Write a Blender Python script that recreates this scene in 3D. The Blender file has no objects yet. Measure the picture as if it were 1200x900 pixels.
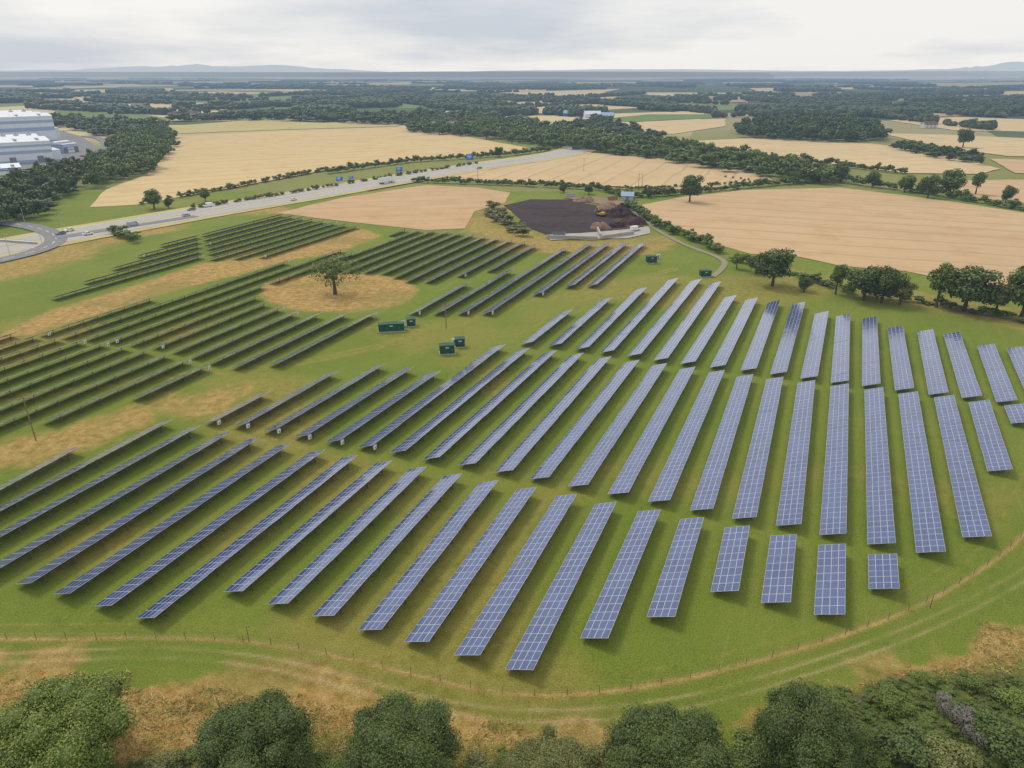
import bpy, math, random
import numpy as np
random.seed(7); RNG=np.random.default_rng(7)
R=math.radians
scene=bpy.context.scene; COL=scene.collection
F=833.0; CH=70.0; PITCH=math.atan(365/F); cp,sp=math.cos(PITCH),math.sin(PITCH)
def at(px,py,z=0.0):
    dx=(px-600)/F; dy=(450-py)/F
    d=(dx, cp+dy*sp, -sp+dy*cp); t=(z-CH)/d[2]
    return (d[0]*t, d[1]*t)
def depth(px,py):
    x,y=at(px,py); return y*cp+CH*sp
def mpp(px,py): return depth(px,py)/F
# ------------------------------------------------------------------ materials
class M:
    def __init__(s,name):
        s.m=bpy.data.materials.new(name); s.m.use_nodes=True; s.nt=s.m.node_tree
        s.b=s.nt.nodes['Principled BSDF']; s.out=s.nt.nodes['Material Output']
        s.b.inputs['Roughness'].default_value=0.9; s.b.inputs['Specular IOR Level'].default_value=0.2
    def n(s,t,**k):
        nd=s.nt.nodes.new(t)
        for a,v in k.items(): setattr(nd,a,v)
        return nd
    def l(s,a,b): s.nt.links.new(a,b)
    def pos(s): return s.n('ShaderNodeNewGeometry').outputs['Position']
    def math(s,op,a,b=None,clamp=False):
        nd=s.n('ShaderNodeMath',operation=op); nd.use_clamp=clamp
        for i,v in enumerate((a,b)):
            if v is None: continue
            if isinstance(v,(int,float)): nd.inputs[i].default_value=v
            else: s.l(v,nd.inputs[i])
        return nd.outputs[0]
    def noise(s,scale,detail=4,rough=.55,vec=None,rot=0,sc=(1,1,1)):
        mp=s.n('ShaderNodeMapping',vector_type='POINT'); mp.inputs['Scale'].default_value=sc
        src=vec or s.pos()
        if rot:
            m0=s.n('ShaderNodeMapping'); m0.inputs['Rotation'].default_value=(0,0,rot); s.l(src,m0.inputs[0]); src=m0.outputs[0]
        s.l(src,mp.inputs[0])
        nd=s.n('ShaderNodeTexNoise'); nd.inputs['Scale'].default_value=scale; nd.inputs['Detail'].default_value=detail; nd.inputs['Roughness'].default_value=rough
        s.l(mp.outputs[0],nd.inputs['Vector']); return nd.outputs['Fac']
    def sharp(s,v,a,b):
        nd=s.n('ShaderNodeMapRange'); nd.inputs[1].default_value=a; nd.inputs[2].default_value=b
        nd.interpolation_type='SMOOTHSTEP'; s.l(v,nd.inputs[0]); return nd.outputs[0]
    def mix(s,f,a,b,mode='MIX'):
        nd=s.n('ShaderNodeMix',data_type='RGBA',blend_type=mode)
        if isinstance(f,(int,float)): nd.inputs[0].default_value=f
        else: s.l(f,nd.inputs[0])
        for i,v in ((6,a),(7,b)):
            if isinstance(v,tuple): nd.inputs[i].default_value=(*v,1)
            else: s.l(v,nd.inputs[i])
        return nd.outputs[2]
    def attr(s,name): return s.n('ShaderNodeAttribute',attribute_name=name).outputs['Fac']
    def col(s,c):
        if isinstance(c,tuple): s.b.inputs['Base Color'].default_value=(*c,1)
        else: s.l(c,s.b.inputs['Base Color'])
    def bump(s,h,strength,dist):
        nd=s.n('ShaderNodeBump'); nd.inputs['Strength'].default_value=strength; nd.inputs['Distance'].default_value=dist
        s.l(h,nd.inputs['Height']); s.l(nd.outputs[0],s.b.inputs['Normal'])
    def haze(s,L=4800.0):  # aerial haze painted in as emission, growing with distance from the origin
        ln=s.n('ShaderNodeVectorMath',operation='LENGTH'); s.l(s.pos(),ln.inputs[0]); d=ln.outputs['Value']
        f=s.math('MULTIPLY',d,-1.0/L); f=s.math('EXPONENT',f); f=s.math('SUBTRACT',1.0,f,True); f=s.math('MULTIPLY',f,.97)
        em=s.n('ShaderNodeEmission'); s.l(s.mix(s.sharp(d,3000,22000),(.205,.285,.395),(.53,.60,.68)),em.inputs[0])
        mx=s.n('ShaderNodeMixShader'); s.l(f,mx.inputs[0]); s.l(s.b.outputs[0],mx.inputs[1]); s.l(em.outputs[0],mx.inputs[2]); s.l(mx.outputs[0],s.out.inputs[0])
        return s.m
def plain(name,c,rough=.7,var=.15,scale=1.5,metal=0,haze=True,spec=.3):
    m=M(name); n=m.noise(scale,3)
    m.col(m.mix(n,tuple(v*(1-var) for v in c),tuple(min(1,v*(1+var)) for v in c)))
    m.b.inputs['Roughness'].default_value=rough; m.b.inputs['Metallic'].default_value=metal; m.b.inputs['Specular IOR Level'].default_value=spec
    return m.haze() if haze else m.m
ROWANG=math.atan(390/(F/cp)); RD=(math.sin(ROWANG),math.cos(ROWANG)); RZ=math.atan2(RD[1],RD[0])
def ground_mat():
    m=M('meadow_grass')
    n1=m.noise(.035,5); n2=m.noise(.45,6,.68); n3=m.noise(4.5,4,.75); n4=m.noise(1.3,5,.7)
    st=m.noise(1.0,3,.6,rot=-RZ,sc=(.03,.55,1)); st2=m.noise(1.0,4,.7,rot=-RZ,sc=(.15,1.6,1))
    g=m.mix(m.sharp(n1,.35,.65),(.155,.215,.024),(.225,.258,.040))
    g=m.mix(m.sharp(n2,.38,.62),g,(.175,.232,.025))
    g=m.mix(m.math('MULTIPLY',m.sharp(st,.54,.74),.32),g,(.33,.30,.085))
    g=m.mix(m.math('MULTIPLY',m.sharp(st2,.54,.75),.28),g,(.30,.29,.075))
    g=m.mix(m.math('MULTIPLY',m.sharp(n4,.56,.74),.42),g,(.35,.32,.10))
    g=m.mix(m.math('MULTIPLY',m.sharp(n2,.46,.28),.5),g,(.105,.165,.018))
    d=m.mix(m.sharp(n2,.35,.65),(.37,.215,.055),(.57,.38,.140)); d=m.mix(m.math('MULTIPLY',m.sharp(n4,.48,.62),.5),d,(.25,.23,.05)); d=m.mix(m.math('MULTIPLY',m.sharp(n1,.5,.62),.45),d,(.20,.21,.045)); d=m.mix(m.math('MULTIPLY',m.sharp(n2,.42,.30),.5),d,(.22,.12,.04))
    c=m.mix(m.attr('dry'),g,d)
    lu=m.mix(n2,(.085,.13,.018),(.20,.235,.045)); c=m.mix(m.attr('lush'),c,lu)
    c=m.mix(m.attr('bare'),c,m.mix(n2,(.38,.28,.14),(.52,.40,.22)))
    sv=m.mix(m.sharp(n3,.3,.7),(.62,.62,.62),(1.38,1.38,1.38)); c=m.mix(.9,c,sv,'MULTIPLY')
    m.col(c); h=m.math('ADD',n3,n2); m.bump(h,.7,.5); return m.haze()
def far_ground_mat():
    m=M('far_farmland')
    v=m.n('ShaderNodeTexVoronoi'); mp=m.n('ShaderNodeMapping'); mp.inputs['Scale'].default_value=(.0026,.0019,0); mp.inputs['Rotation'].default_value=(0,0,.35)
    m.l(m.pos(),mp.inputs[0]); m.l(mp.outputs[0],v.inputs['Vector']); v.inputs['Scale'].default_value=1
    sx=m.n('ShaderNodeSeparateColor'); m.l(v.outputs['Color'],sx.inputs[0])
    n=m.noise(.02,6,.65); n2=m.noise(.3,4,.7)
    base=m.mix(n,(.15,.185,.035),(.26,.25,.07)); base=m.mix(m.math('MULTIPLY',m.sharp(n2,.5,.7),.4),base,(.36,.30,.12))
    far=m.mix(m.sharp(sx.outputs[0],.36,.38),(.085,.115,.04),(.60,.48,.27)); far=m.mix(m.sharp(sx.outputs[1],.74,.76),far,(.18,.23,.07)); far=m.mix(m.sharp(sx.outputs[2],.70,.72),far,(.06,.085,.035))
    ln=m.n('ShaderNodeVectorMath',operation='LENGTH'); m.l(m.pos(),ln.inputs[0])
    c=m.mix(m.sharp(ln.outputs['Value'],800,1150),base,far)
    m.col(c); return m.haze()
def field_mat(name,c,ang=0,sp=24,stripe=.35,var=.12):
    m=M(name); n1=m.noise(.012,5); n2=m.noise(.25,5,.7); n3=m.noise(.05,5,.65); ns=m.noise(1,3,.6,rot=-ang,sc=(.006,.25,1))
    c1=m.mix(n1,tuple(v*(1-var) for v in c),tuple(v*(1+var) for v in c)); c1=m.mix(m.math('MULTIPLY',n2,.45),c1,tuple(v*.74 for v in c))
    c1=m.mix(m.math('MULTIPLY',m.sharp(n3,.48,.66),.55),c1,(c[0]*.80,c[1]*.70,c[2]*.62))
    c1=m.mix(m.math('MULTIPLY',m.sharp(ns,.45,.7),.45),c1,tuple(v*.76 for v in c))
    mp=m.n('ShaderNodeMapping'); mp.inputs['Rotation'].default_value=(0,0,-ang); m.l(m.pos(),mp.inputs[0])
    s=m.n('ShaderNodeSeparateXYZ'); m.l(mp.outputs[0],s.inputs[0])
    y=m.math('ADD',s.outputs[1],m.math('MULTIPLY',n1,12.0)); y=m.math('DIVIDE',y,float(sp)); y=m.math('FRACT',y); y=m.math('ABSOLUTE',m.math('SUBTRACT',y,.5))
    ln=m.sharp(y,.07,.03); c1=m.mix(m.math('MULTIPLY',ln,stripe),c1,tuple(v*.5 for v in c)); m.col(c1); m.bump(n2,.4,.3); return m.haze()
def leaf_mat(name,dark,light,dry=None,k=.6):
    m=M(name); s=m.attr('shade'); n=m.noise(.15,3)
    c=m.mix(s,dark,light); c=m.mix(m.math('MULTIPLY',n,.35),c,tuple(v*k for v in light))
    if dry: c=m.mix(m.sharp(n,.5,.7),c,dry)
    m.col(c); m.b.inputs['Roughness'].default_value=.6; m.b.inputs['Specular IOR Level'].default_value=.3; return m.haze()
def panel_mat():
    m=M('solar_glass'); uv=m.n('ShaderNodeUVMap'); s=m.n('ShaderNodeSeparateXYZ'); m.l(uv.outputs[0],s.inputs[0])
    def ln(o,k,w):
        a=m.math('FRACT',m.math('MULTIPLY',o,float(k))); a=m.math('ABSOLUTE',m.math('SUBTRACT',a,.5)); return m.math('GREATER_THAN',a,.5-w)
    g=m.math('MAXIMUM',ln(s.outputs[0],10,.025),ln(s.outputs[1],6,.025))
    t=m.attr('tone'); n=m.noise(.08,3)
    c=m.mix(t,(.022,.048,.165),(.055,.092,.255)); c=m.mix(m.math('MULTIPLY',n,.25),c,(.055,.08,.16))
    c=m.mix(g,c,(.17,.21,.34)); m.col(c); m.b.inputs['Roughness'].default_value=.2; m.b.inputs['Specular IOR Level'].default_value=.5; m.b.inputs['IOR'].default_value=1.45
    m.b.inputs['Coat Weight'].default_value=1.0; m.b.inputs['Coat Roughness'].default_value=.13; m.b.inputs['Coat IOR'].default_value=1.48
    return m.m
MT={}
MT['ground']=ground_mat(); MT['far']=far_ground_mat(); MT['panel']=panel_mat()
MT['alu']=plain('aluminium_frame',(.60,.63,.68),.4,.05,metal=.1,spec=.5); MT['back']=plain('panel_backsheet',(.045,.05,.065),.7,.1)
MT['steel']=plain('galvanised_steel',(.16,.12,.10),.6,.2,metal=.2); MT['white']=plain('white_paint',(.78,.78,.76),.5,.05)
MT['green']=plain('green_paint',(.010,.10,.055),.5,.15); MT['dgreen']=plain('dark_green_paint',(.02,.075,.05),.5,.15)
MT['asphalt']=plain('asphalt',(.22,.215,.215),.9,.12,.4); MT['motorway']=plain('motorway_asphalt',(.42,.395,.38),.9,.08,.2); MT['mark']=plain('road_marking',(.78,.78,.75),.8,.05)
MT['gravel']=plain('gravel',(.27,.25,.16),.95,.2,2); MT['conc']=plain('concrete',(.40,.37,.33),.9,.2,.3)
MT['soil']=plain('dark_soil',(.085,.048,.040),.95,.45,.12); MT['compost']=plain('compost',(.046,.029,.029),.95,.5,.3); MT['rubble']=plain('rubble',(.27,.18,.12),.95,.3,.5)
MT['wood']=plain('weathered_wood',(.22,.17,.11),.9,.25,3); MT['bark']=plain('bark',(.09,.07,.05),.95,.3,4)
MT['clad']=plain('white_cladding',(.74,.78,.82),.5,.05,.1); MT['clad2']=plain('grey_cladding',(.34,.45,.60),.5,.06,.1); MT['glass']=plain('dark_glass',(.02,.03,.04),.15,.1,spec=.7)
MT['blue']=plain('blue_paint',(.02,.17,.60),.5,.1); MT['red']=plain('red_paint',(.35,.03,.02),.5,.1); MT['black']=plain('black_rubber',(.02,.02,.02),.8,.1); MT['grey']=plain('grey_paint',(.20,.21,.22),.45,.1); MT['silver']=plain('silver_paint',(.45,.46,.48),.4,.1)
MT['yellow']=plain('yellow_paint',(.62,.36,.02),.5,.1); MT['brick']=plain('brick',(.30,.16,.11),.9,.2,1); MT['render']=plain('pale_render',(.66,.62,.56),.9,.08,1); MT['tile']=plain('roof_tile',(.16,.10,.08),.9,.2,1)
MT['leafA']=leaf_mat('leaf_mid',(.045,.078,.012),(.185,.240,.048)); MT['leafB']=leaf_mat('leaf_dark',(.030,.054,.012),(.125,.172,.042)); MT['leafC']=leaf_mat('leaf_bright',(.058,.098,.014),(.24,.30,.058))
MT['leafD']=leaf_mat('leaf_olive',(.062,.074,.018),(.24,.25,.08)); MT['leafF']=leaf_mat('leaf_far',(.040,.062,.022),(.100,.135,.048)); MT['twig']=leaf_mat('grey_twigs',(.11,.10,.075),(.27,.25,.21)); MT['straw']=leaf_mat('straw_grass',(.40,.27,.08),(.72,.52,.21),k=.85); MT['rust']=leaf_mat('rusty_grass',(.24,.12,.035),(.46,.27,.09),k=.85)
# ------------------------------------------------------------------ object helpers
def obj(name,me,parent=None,loc=(0,0,0),rz=0):
    o=bpy.data.objects.new(name,me); COL.objects.link(o); o.location=loc; o.rotation_euler=(0,0,rz)
    if parent: o.parent=parent
    return o
def tag(o,label,cat,group=None,kind=None):
    o['label']=label; o['category']=cat
    if group: o['group']=group
    if kind: o['kind']=kind
    return o
def empty(name,loc,rz=0):
    o=obj(name,None,None,loc,rz); o.empty_display_size=1; return o
def struct(o): o['kind']='structure'; return o
class MB:
    def __init__(s): s.v=[];s.f=[];s.mi=[];s.mats=[]
    def idx(s,m):
        if m not in s.mats: s.mats.append(m)
        return s.mats.index(m)
    def poly(s,pts,m):
        k=len(s.v); s.v+=[tuple(p) for p in pts]; s.f.append(tuple(range(k,k+len(pts)))); s.mi.append(s.idx(m))
    def prism(s,a,b,m,caps=True):
        k=len(s.v); n=len(a); s.v+=[tuple(p) for p in a]+[tuple(p) for p in b]; i=s.idx(m)
        for j in range(n):
            s.f.append((k+j,k+(j+1)%n,k+n+(j+1)%n,k+n+j)); s.mi.append(i)
        if caps: s.f.append(tuple(range(k+n-1,k-1,-1))); s.f.append(tuple(range(k+n,k+2*n))); s.mi+=[i,i]
    def box(s,c,d,m,ax=0):
        x,y,z=c; a,b,h=d[0]/2,d[1]/2,d[2]/2
        lo=[(x-a,y-b,z-h),(x+a,y-b,z-h),(x+a,y+b,z-h),(x-a,y+b,z-h)]
        s.prism(lo,[(p[0],p[1],z+h) for p in lo],m)
    def xprof(s,prof,y0,y1,m,inset=0):
        s.prism([(p[0],y0,p[1]) for p in prof],[(p[0],y1,p[1]) for p in prof],m)
    def cyl(s,p0,p1,r0,r1,m,n=8):
        p0=np.array(p0,float);p1=np.array(p1,float);d=p1-p0;d/=np.linalg.norm(d)
        u=np.cross(d,(0,0,1) if abs(d[2])<.9 else (1,0,0));u/=np.linalg.norm(u);w=np.cross(d,u)
        A=[tuple(p0+r0*(math.cos(t)*u+math.sin(t)*w)) for t in [2*math.pi*i/n for i in range(n)]]
        B=[tuple(p1+r1*(math.cos(t)*u+math.sin(t)*w)) for t in [2*math.pi*i/n for i in range(n)]]
        s.prism(A,B,m)
    def mesh(s,name='mesh'):
        me=bpy.data.meshes.new(name); me.from_pydata(s.v,[],s.f)
        for m in s.mats: me.materials.append(MT[m])
        me.polygons.foreach_set('material_index',s.mi)
        import bmesh
        bm=bmesh.new(); bm.from_mesh(me); bmesh.ops.recalc_face_normals(bm,faces=bm.faces); bm.to_mesh(me); bm.free()
        return me
    def build(s,name,parent=None,loc=(0,0,0),rz=0): return obj(name,s.mesh(name),parent,loc,rz)
def npmesh(name,V,Q,mat,attrs=None):
    me=bpy.data.meshes.new(name); V=np.asarray(V,np.float32); Q=np.asarray(Q,np.int32)
    me.vertices.add(len(V)); me.vertices.foreach_set('co',V.ravel())
    me.loops.add(Q.size); me.loops.foreach_set('vertex_index',Q.ravel())
    me.polygons.add(len(Q)); me.polygons.foreach_set('loop_start',np.arange(len(Q),dtype=np.int32)*4)
    me.update(calc_edges=True)
    for k,(dom,a) in (attrs or {}).items():
        at_=me.attributes.new(k,'FLOAT',dom); at_.data.foreach_set('value',np.asarray(a,np.float32))
    me.materials.append(MT[mat]); me.validate(); return me
# ------------------------------------------------------------------ numpy noise / polygon masks
_NG=RNG.random((256,256))
def vnoise(x,y,s):
    x=x*s+100.3;y=y*s+57.7; xi=np.floor(x).astype(int);yi=np.floor(y).astype(int);fx=x-xi;fy=y-yi; fx=fx*fx*(3-2*fx);fy=fy*fy*(3-2*fy)
    g=lambda a,b:_NG[a%256,b%256]
    return (g(xi,yi)*(1-fx)+g(xi+1,yi)*fx)*(1-fy)+(g(xi,yi+1)*(1-fx)+g(xi+1,yi+1)*fx)*fy
def fbm(x,y,s): return (vnoise(x,y,s)+.5*vnoise(x,y,s*2.1)+.25*vnoise(x,y,s*4.3))/1.75
def seg_d(X,Y,a,b):
    dx,dy=b[0]-a[0],b[1]-a[1]; t=np.clip(((X-a[0])*dx+(Y-a[1])*dy)/(dx*dx+dy*dy+1e-9),0,1)
    return np.hypot(X-a[0]-t*dx,Y-a[1]-t*dy)
def poly_sd(X,Y,P):
    d=np.full(X.shape,1e9); ins=np.zeros(X.shape,bool); n=len(P)
    for i in range(n):
        a,b=P[i],P[(i+1)%n]; d=np.minimum(d,seg_d(X,Y,a,b))
        c=((a[1]>Y)!=(b[1]>Y)); xx=(b[0]-a[0])*(Y-a[1])/((b[1]-a[1])+1e-12)+a[0]; ins^=(c&(X<xx))
    return np.where(ins,d,-d)
def line_d(X,Y,P):
    d=np.full(X.shape,1e9)
    for a,b in zip(P[:-1],P[1:]): d=np.minimum(d,seg_d(X,Y,a,b))
    return d
W=lambda pts,z=0:[at(p[0],p[1],z) for p in pts]
def smooth(P,k=2):
    for _ in range(k):
        Q=[P[0]]
        for a,b in zip(P[:-1],P[1:]):
            Q+=[(a[0]*.75+b[0]*.25,a[1]*.75+b[1]*.25),(a[0]*.25+b[0]*.75,a[1]*.25+b[1]*.75)]
        P=Q+[P[-1]]
    return P
# ------------------------------------------------------------------ ground
fence_px=[(-60,748),(60,750),(170,747),(290,750),(400,770),(520,800),(590,814),(660,816),(760,806),(880,778),(1000,742),(1090,705),(1160,662),(1200,628),(1260,560)]
fence_w=smooth(W(fence_px),2)
xs=np.concatenate([np.arange(-520,-120,2.5),np.arange(-120,120,.4),np.arange(120,521,2.5)])
ys=np.concatenate([np.arange(30,120,.36),np.arange(120,470,1.6)])
X,Y=np.meshgrid(xs,ys); nA=fbm(X,Y,.05)-.5; nB=fbm(X,Y,.3)-.5
def soft(sd,w,amp): return np.clip((sd+nA*amp*2+nB*amp)/w+.5,0,1)
dry=np.zeros(X.shape); lush=np.zeros(X.shape); bare=np.zeros(X.shape)
def addd(px,w=3,amp=3,s=1):
    global dry; dry=np.maximum(dry,s*soft(poly_sd(X,Y,W(px)),w,amp))
addd([(-200,792),(0,790),(160,782),(300,795),(430,828),(560,856),(700,864),(850,842),(1010,800),(1130,756),(1210,714),(1300,660),(1300,840),(1000,808),(880,858),(700,900),(500,960),(0,960),(-200,900)],3,9,.95)
addd([(-80,425),(0,392),(60,364),(140,340),(238,309),(318,300),(420,268),(445,276),(398,296),(335,306),(190,345),(60,385),(0,408),(-80,440)],3,2)
th=np.linspace(0,2*math.pi,28,endpoint=False)
addd([(397+93*math.cos(t),342+23*math.sin(t)) for t in th],3,2)
addd([(-60,560),(0,525),(120,488),(200,462),(262,452),(300,440),(310,452),(245,483),(190,488),(90,512),(0,545),(-60,580)],6,9,.85)
addd([(-300,400),(-100,370),(-20,330),(60,312),(130,290),(230,258),(330,248),(330,236),(100,268),(-100,300),(-400,330)],8,14,.8)
addd([(545,250),(600,236),(600,262),(660,284),(780,278),(800,292),(740,300),(600,292),(560,276)],6,9,.7)
addd([(440,385),(520,375),(560,392),(470,412)],8,9,.3)
addd([(860,300),(1000,345),(1260,400),(1260,370),(1000,330)],5,6,.5)
dry=np.maximum(dry,.35*np.clip((fbm(X,Y,.022)-.62)*9,0,1))
def addl(px,w=3,amp=4,s=1):
    global lush; lush=np.maximum(lush,s*soft(poly_sd(X,Y,W(px)),w,amp))
addl([(840,960),(870,868),(930,835),(1040,800),(1130,790),(1300,770),(1300,960)],4,6,.85)
addl([(-80,960),(-80,885),(160,900),(360,897),(560,897),(700,888),(860,875),(860,960)],4,8,.8)
tr=smooth(W([(-60,774),(60,769),(200,763),(320,776),(430,806),(540,834),(660,842),(800,826),(930,790),(1060,745),(1150,703),(1210,668),(1280,620)]),2)
wob=np.clip(.7+nA*2.2+nB*1.6,0.08,1)
d=line_d(X,Y,tr); bare=np.maximum(bare,.75*np.exp(-((d-.85)/.2)**2)*wob); lush=np.maximum(lush,.35*np.exp(-(d/.4)**2)); lush=np.maximum(lush,.25*np.exp(-((d-1.8)/.5)**2))
d=line_d(X,Y,fence_w); bare=np.maximum(bare,.25*np.exp(-(d/.25)**2)); dry=np.maximum(dry,.95*np.exp(-(d/.42)**2)*np.clip(wob+.25,0,1))
inner=smooth(W([(-60,738),(150,737),(300,740),(420,762),(560,800),(640,806),(760,794),(900,762),(1020,722),(1110,672),(1160,620),(1190,560),(1215,500)]),2)
d=line_d(X,Y,inner); dry=np.maximum(dry,.3*np.exp(-((d-.9)/.25)**2)*wob)
tr3=smooth(W([(-40,470),(60,462),(200,440),(330,430),(450,405),(520,385),(600,355),(690,345),(790,315)]),2)
d=line_d(X,Y,tr3); dry=np.maximum(dry,.45*np.exp(-((d-1.2)/.7)**2))
Z=(fbm(X,Y,.08)-.5)*.16
ny,nx=X.shape; I=np.arange(ny*nx).reshape(ny,nx)
Q=np.stack([I[:-1,:-1],I[:-1,1:],I[1:,1:],I[1:,:-1]],-1).reshape(-1,4)
g=struct(obj('meadow',npmesh('meadow',np.stack([X,Y,Z],-1).reshape(-1,3),Q,'ground',{'dry':('POINT',dry.ravel()),'lush':('POINT',lush.ravel()),'bare':('POINT',bare.ravel())})))
mb=MB(); S=60000
for i in range(12):
    for j in range(12):
        a=-S+i*S/6; b=-S/2+j*S/8
        mb.poly([(a,b,-.35),(a+S/6,b,-.35),(a+S/6,b+S/8,-.35),(a,b+S/8,-.35)],'far')
struct(mb.build('ground'))
_fz=[.14]
def sheet(name,pts,mat,z=None,struct_=True,jag=0):
    if z is None: _fz[0]+=.006; z=_fz[0]
    P=W(pts)
    if jag:
        Qp=[]
        for a,b in zip(P,P[1:]+P[:1]):
            n=max(2,int(math.dist(a,b)/14)) if math.dist(a,b)<1500 else 20
            for k in range(n):
                t=k/n; j=0 if k==0 else jag
                Qp.append((a[0]*(1-t)+b[0]*t+random.uniform(-j,j),a[1]*(1-t)+b[1]*t+random.uniform(-j,j)))
        P=Qp
    m=MB(); m.poly([(x,y,z) for x,y in P],mat); o=m.build(name); struct(o); return o
def ribbon(name,P,w,mat,z,off=0,dash=None):
    m=MB(); L=[];Rr=[]
    for i,(x,y) in enumerate(P):
        a=P[max(0,i-1)];b=P[min(len(P)-1,i+1)];dx,dy=b[0]-a[0],b[1]-a[1];l=math.hypot(dx,dy);nx_,ny_=-dy/l,dx/l
        L.append((x+nx_*(off+w/2),y+ny_*(off+w/2),z));Rr.append((x+nx_*(off-w/2),y+ny_*(off-w/2),z))
    for i in range(len(P)-1):
        if dash and i%2: continue
        m.poly([Rr[i],Rr[i+1],L[i+1],L[i]],mat)
    return struct(m.build(name))
def resample(P,step):
    out=[P[0]];acc=0
    for a,b in zip(P[:-1],P[1:]):
        d=math.dist(a,b);t=step-acc
        while t<=d: out.append((a[0]+(b[0]-a[0])*t/d,a[1]+(b[1]-a[1])*t/d)); t+=step
        acc=d-(t-step)
    return out
FM={'f1':((.66,.495,.25),.5,24),'f2':((.58,.39,.21),.2,16),'f3':((.62,.455,.25),1.2,20),'f4':((.58,.405,.225),-.35,20),'f5':((.64,.49,.27),.3,24),'f6':((.54,.46,.19),.8,20),'f7':((.17,.24,.06),.3,18),'f8':((.46,.32,.19),.1,18)}
for k,(c,a,s_) in FM.items(): MT[k]=field_mat('crop_'+k,c,a,s_,stripe=.38)
fields=[
 ('f1',[(105,243),(125,222),(172,205),(196,178),(205,160),(330,154),(470,150),(545,160),(618,173),(600,180),(480,187),(385,199),(262,222),(160,240)]),
 ('f2',[(325,250),(400,232),(500,217),(560,220),(598,226),(592,238),(556,248),(545,268),(500,270),(425,262)]),
 ('f3',[(505,208),(560,198),(640,184),(690,179),(780,186),(890,203),(912,214),(800,222),(660,216),(560,212)]),
 ('f4',[(748,241),(800,231),(870,223),(985,220),(1090,233),(1260,258),(1300,330),(1260,352),(1150,335),(1060,318),(985,312),(930,300),(880,298),(832,285),(775,262)]),
 ('f5',[(800,166),(880,162),(1010,167),(1090,177),(1172,198),(1150,204),(1060,203),(960,190),(850,180)]),
 ('f5',[(1032,156),(1110,158),(1290,166),(1290,185),(1180,183),(1100,172)]),
 ('f4',[(1160,186),(1290,190),(1290,207),(1190,203)]),
 ('f4',[(1090,212),(1290,210),(1290,246),(1160,234),(1095,225)]),
 ('f6',[(170,150),(290,141),(440,146),(470,148),(330,152),(200,157)]),
 ('f6',[(155,142),(280,137),(420,141),(300,142)]),
 ('f7',[(62,128),(95,124),(140,130),(205,140),(120,142),(75,140)]),
 ('f5',[(485,119),(600,112),(700,112),(770,116),(700,124),(560,124)]),
 ('f5',[(545,128),(690,123),(760,126),(640,133),(560,131)]),
 ('f5',[(695,152),(760,143),(850,139),(850,148),(790,157),(710,158)]),
 ('f7',[(700,140),(760,134),(850,134),(840,138),(740,143)]),
 ('f5',[(1040,141),(1120,137),(1290,143),(1290,156),(1120,153)]),('f6',[(700,160),(760,158),(790,162),(800,172),(740,168)]),
 ('f8',[(790,114),(900,107),(1060,108),(1020,117),(850,120)]),
 ('f5',[(1120,120),(1180,107),(1290,106),(1290,127),(1160,126)]),
 ('f6',[(930,125),(1040,119),(1060,124),(960,130)]),
 ('f5',[(190,109),(260,107),(330,109),(250,112)]),('f5',[(560,100),(700,98),(690,101),(570,103)]),('f5',[(560,105),(640,104),(640,107),(570,108)]),('f6',[(1070,98),(1200,96),(1200,99),(1080,101)]),
 ('f5',[(380,99),(450,98),(450,100),(390,101)]),('f7',[(250,118),(380,116),(400,121),(280,124)]),('f8',[(1050,132),(1130,129),(1200,131),(1100,137)])]
for k,p in fields: sheet('crop_field',p,k,jag=.8)
# roads
mw=smooth(W([(-120,312),(0,291),(80,276),(150,264),(240,248),(340,232),(450,213),(560,195),(640,184),(672,178),(690,170)]),2); mw=resample(mw,6)
ribbon('road_verge',mw,40,'f6',.30)
ribbon('motorway',mw,12.5,'motorway',.36,off=7.6); ribbon('motorway',mw,12.5,'motorway',.36,off=-7.6)
for off in (1.8,13.4,-1.8,-13.4): ribbon('road_marking',mw,.35,'mark',.40,off=off)
for off in (5.8,9.5,-5.8,-9.5): ribbon('road_marking',mw,.25,'mark',.40,off=off,dash=True)
slip=smooth(W([(-80,255),(-10,260),(40,266),(66,276),(66,286),(30,300),(-60,318)]),2); ribbon('road',slip,9,'asphalt',.44)
ribbon('road_marking',resample(slip,5),.3,'mark',.47,dash=True)
slip2=smooth(W([(66,280),(90,276),(140,268),(230,254)]),2); ribbon('slip_road',slip2,6,'asphalt',.50)
lane=smooth(W([(-60,232),(20,212),(80,196),(118,182),(128,168),(112,160),(80,160)]),2); ribbon('road',lane,9,'asphalt',.33)
sheet('car_park',[(-60,215),(20,200),(100,188),(120,176),(95,160),(60,150),(-60,150)],'asphalt',z=.28)
far_lane=smooth(W([(835,325),(848,314),(850,304),(800,287),(760,264),(738,242),(735,234)]),2); ribbon('gravel_lane',far_lane,2.4,'gravel',.20)
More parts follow.
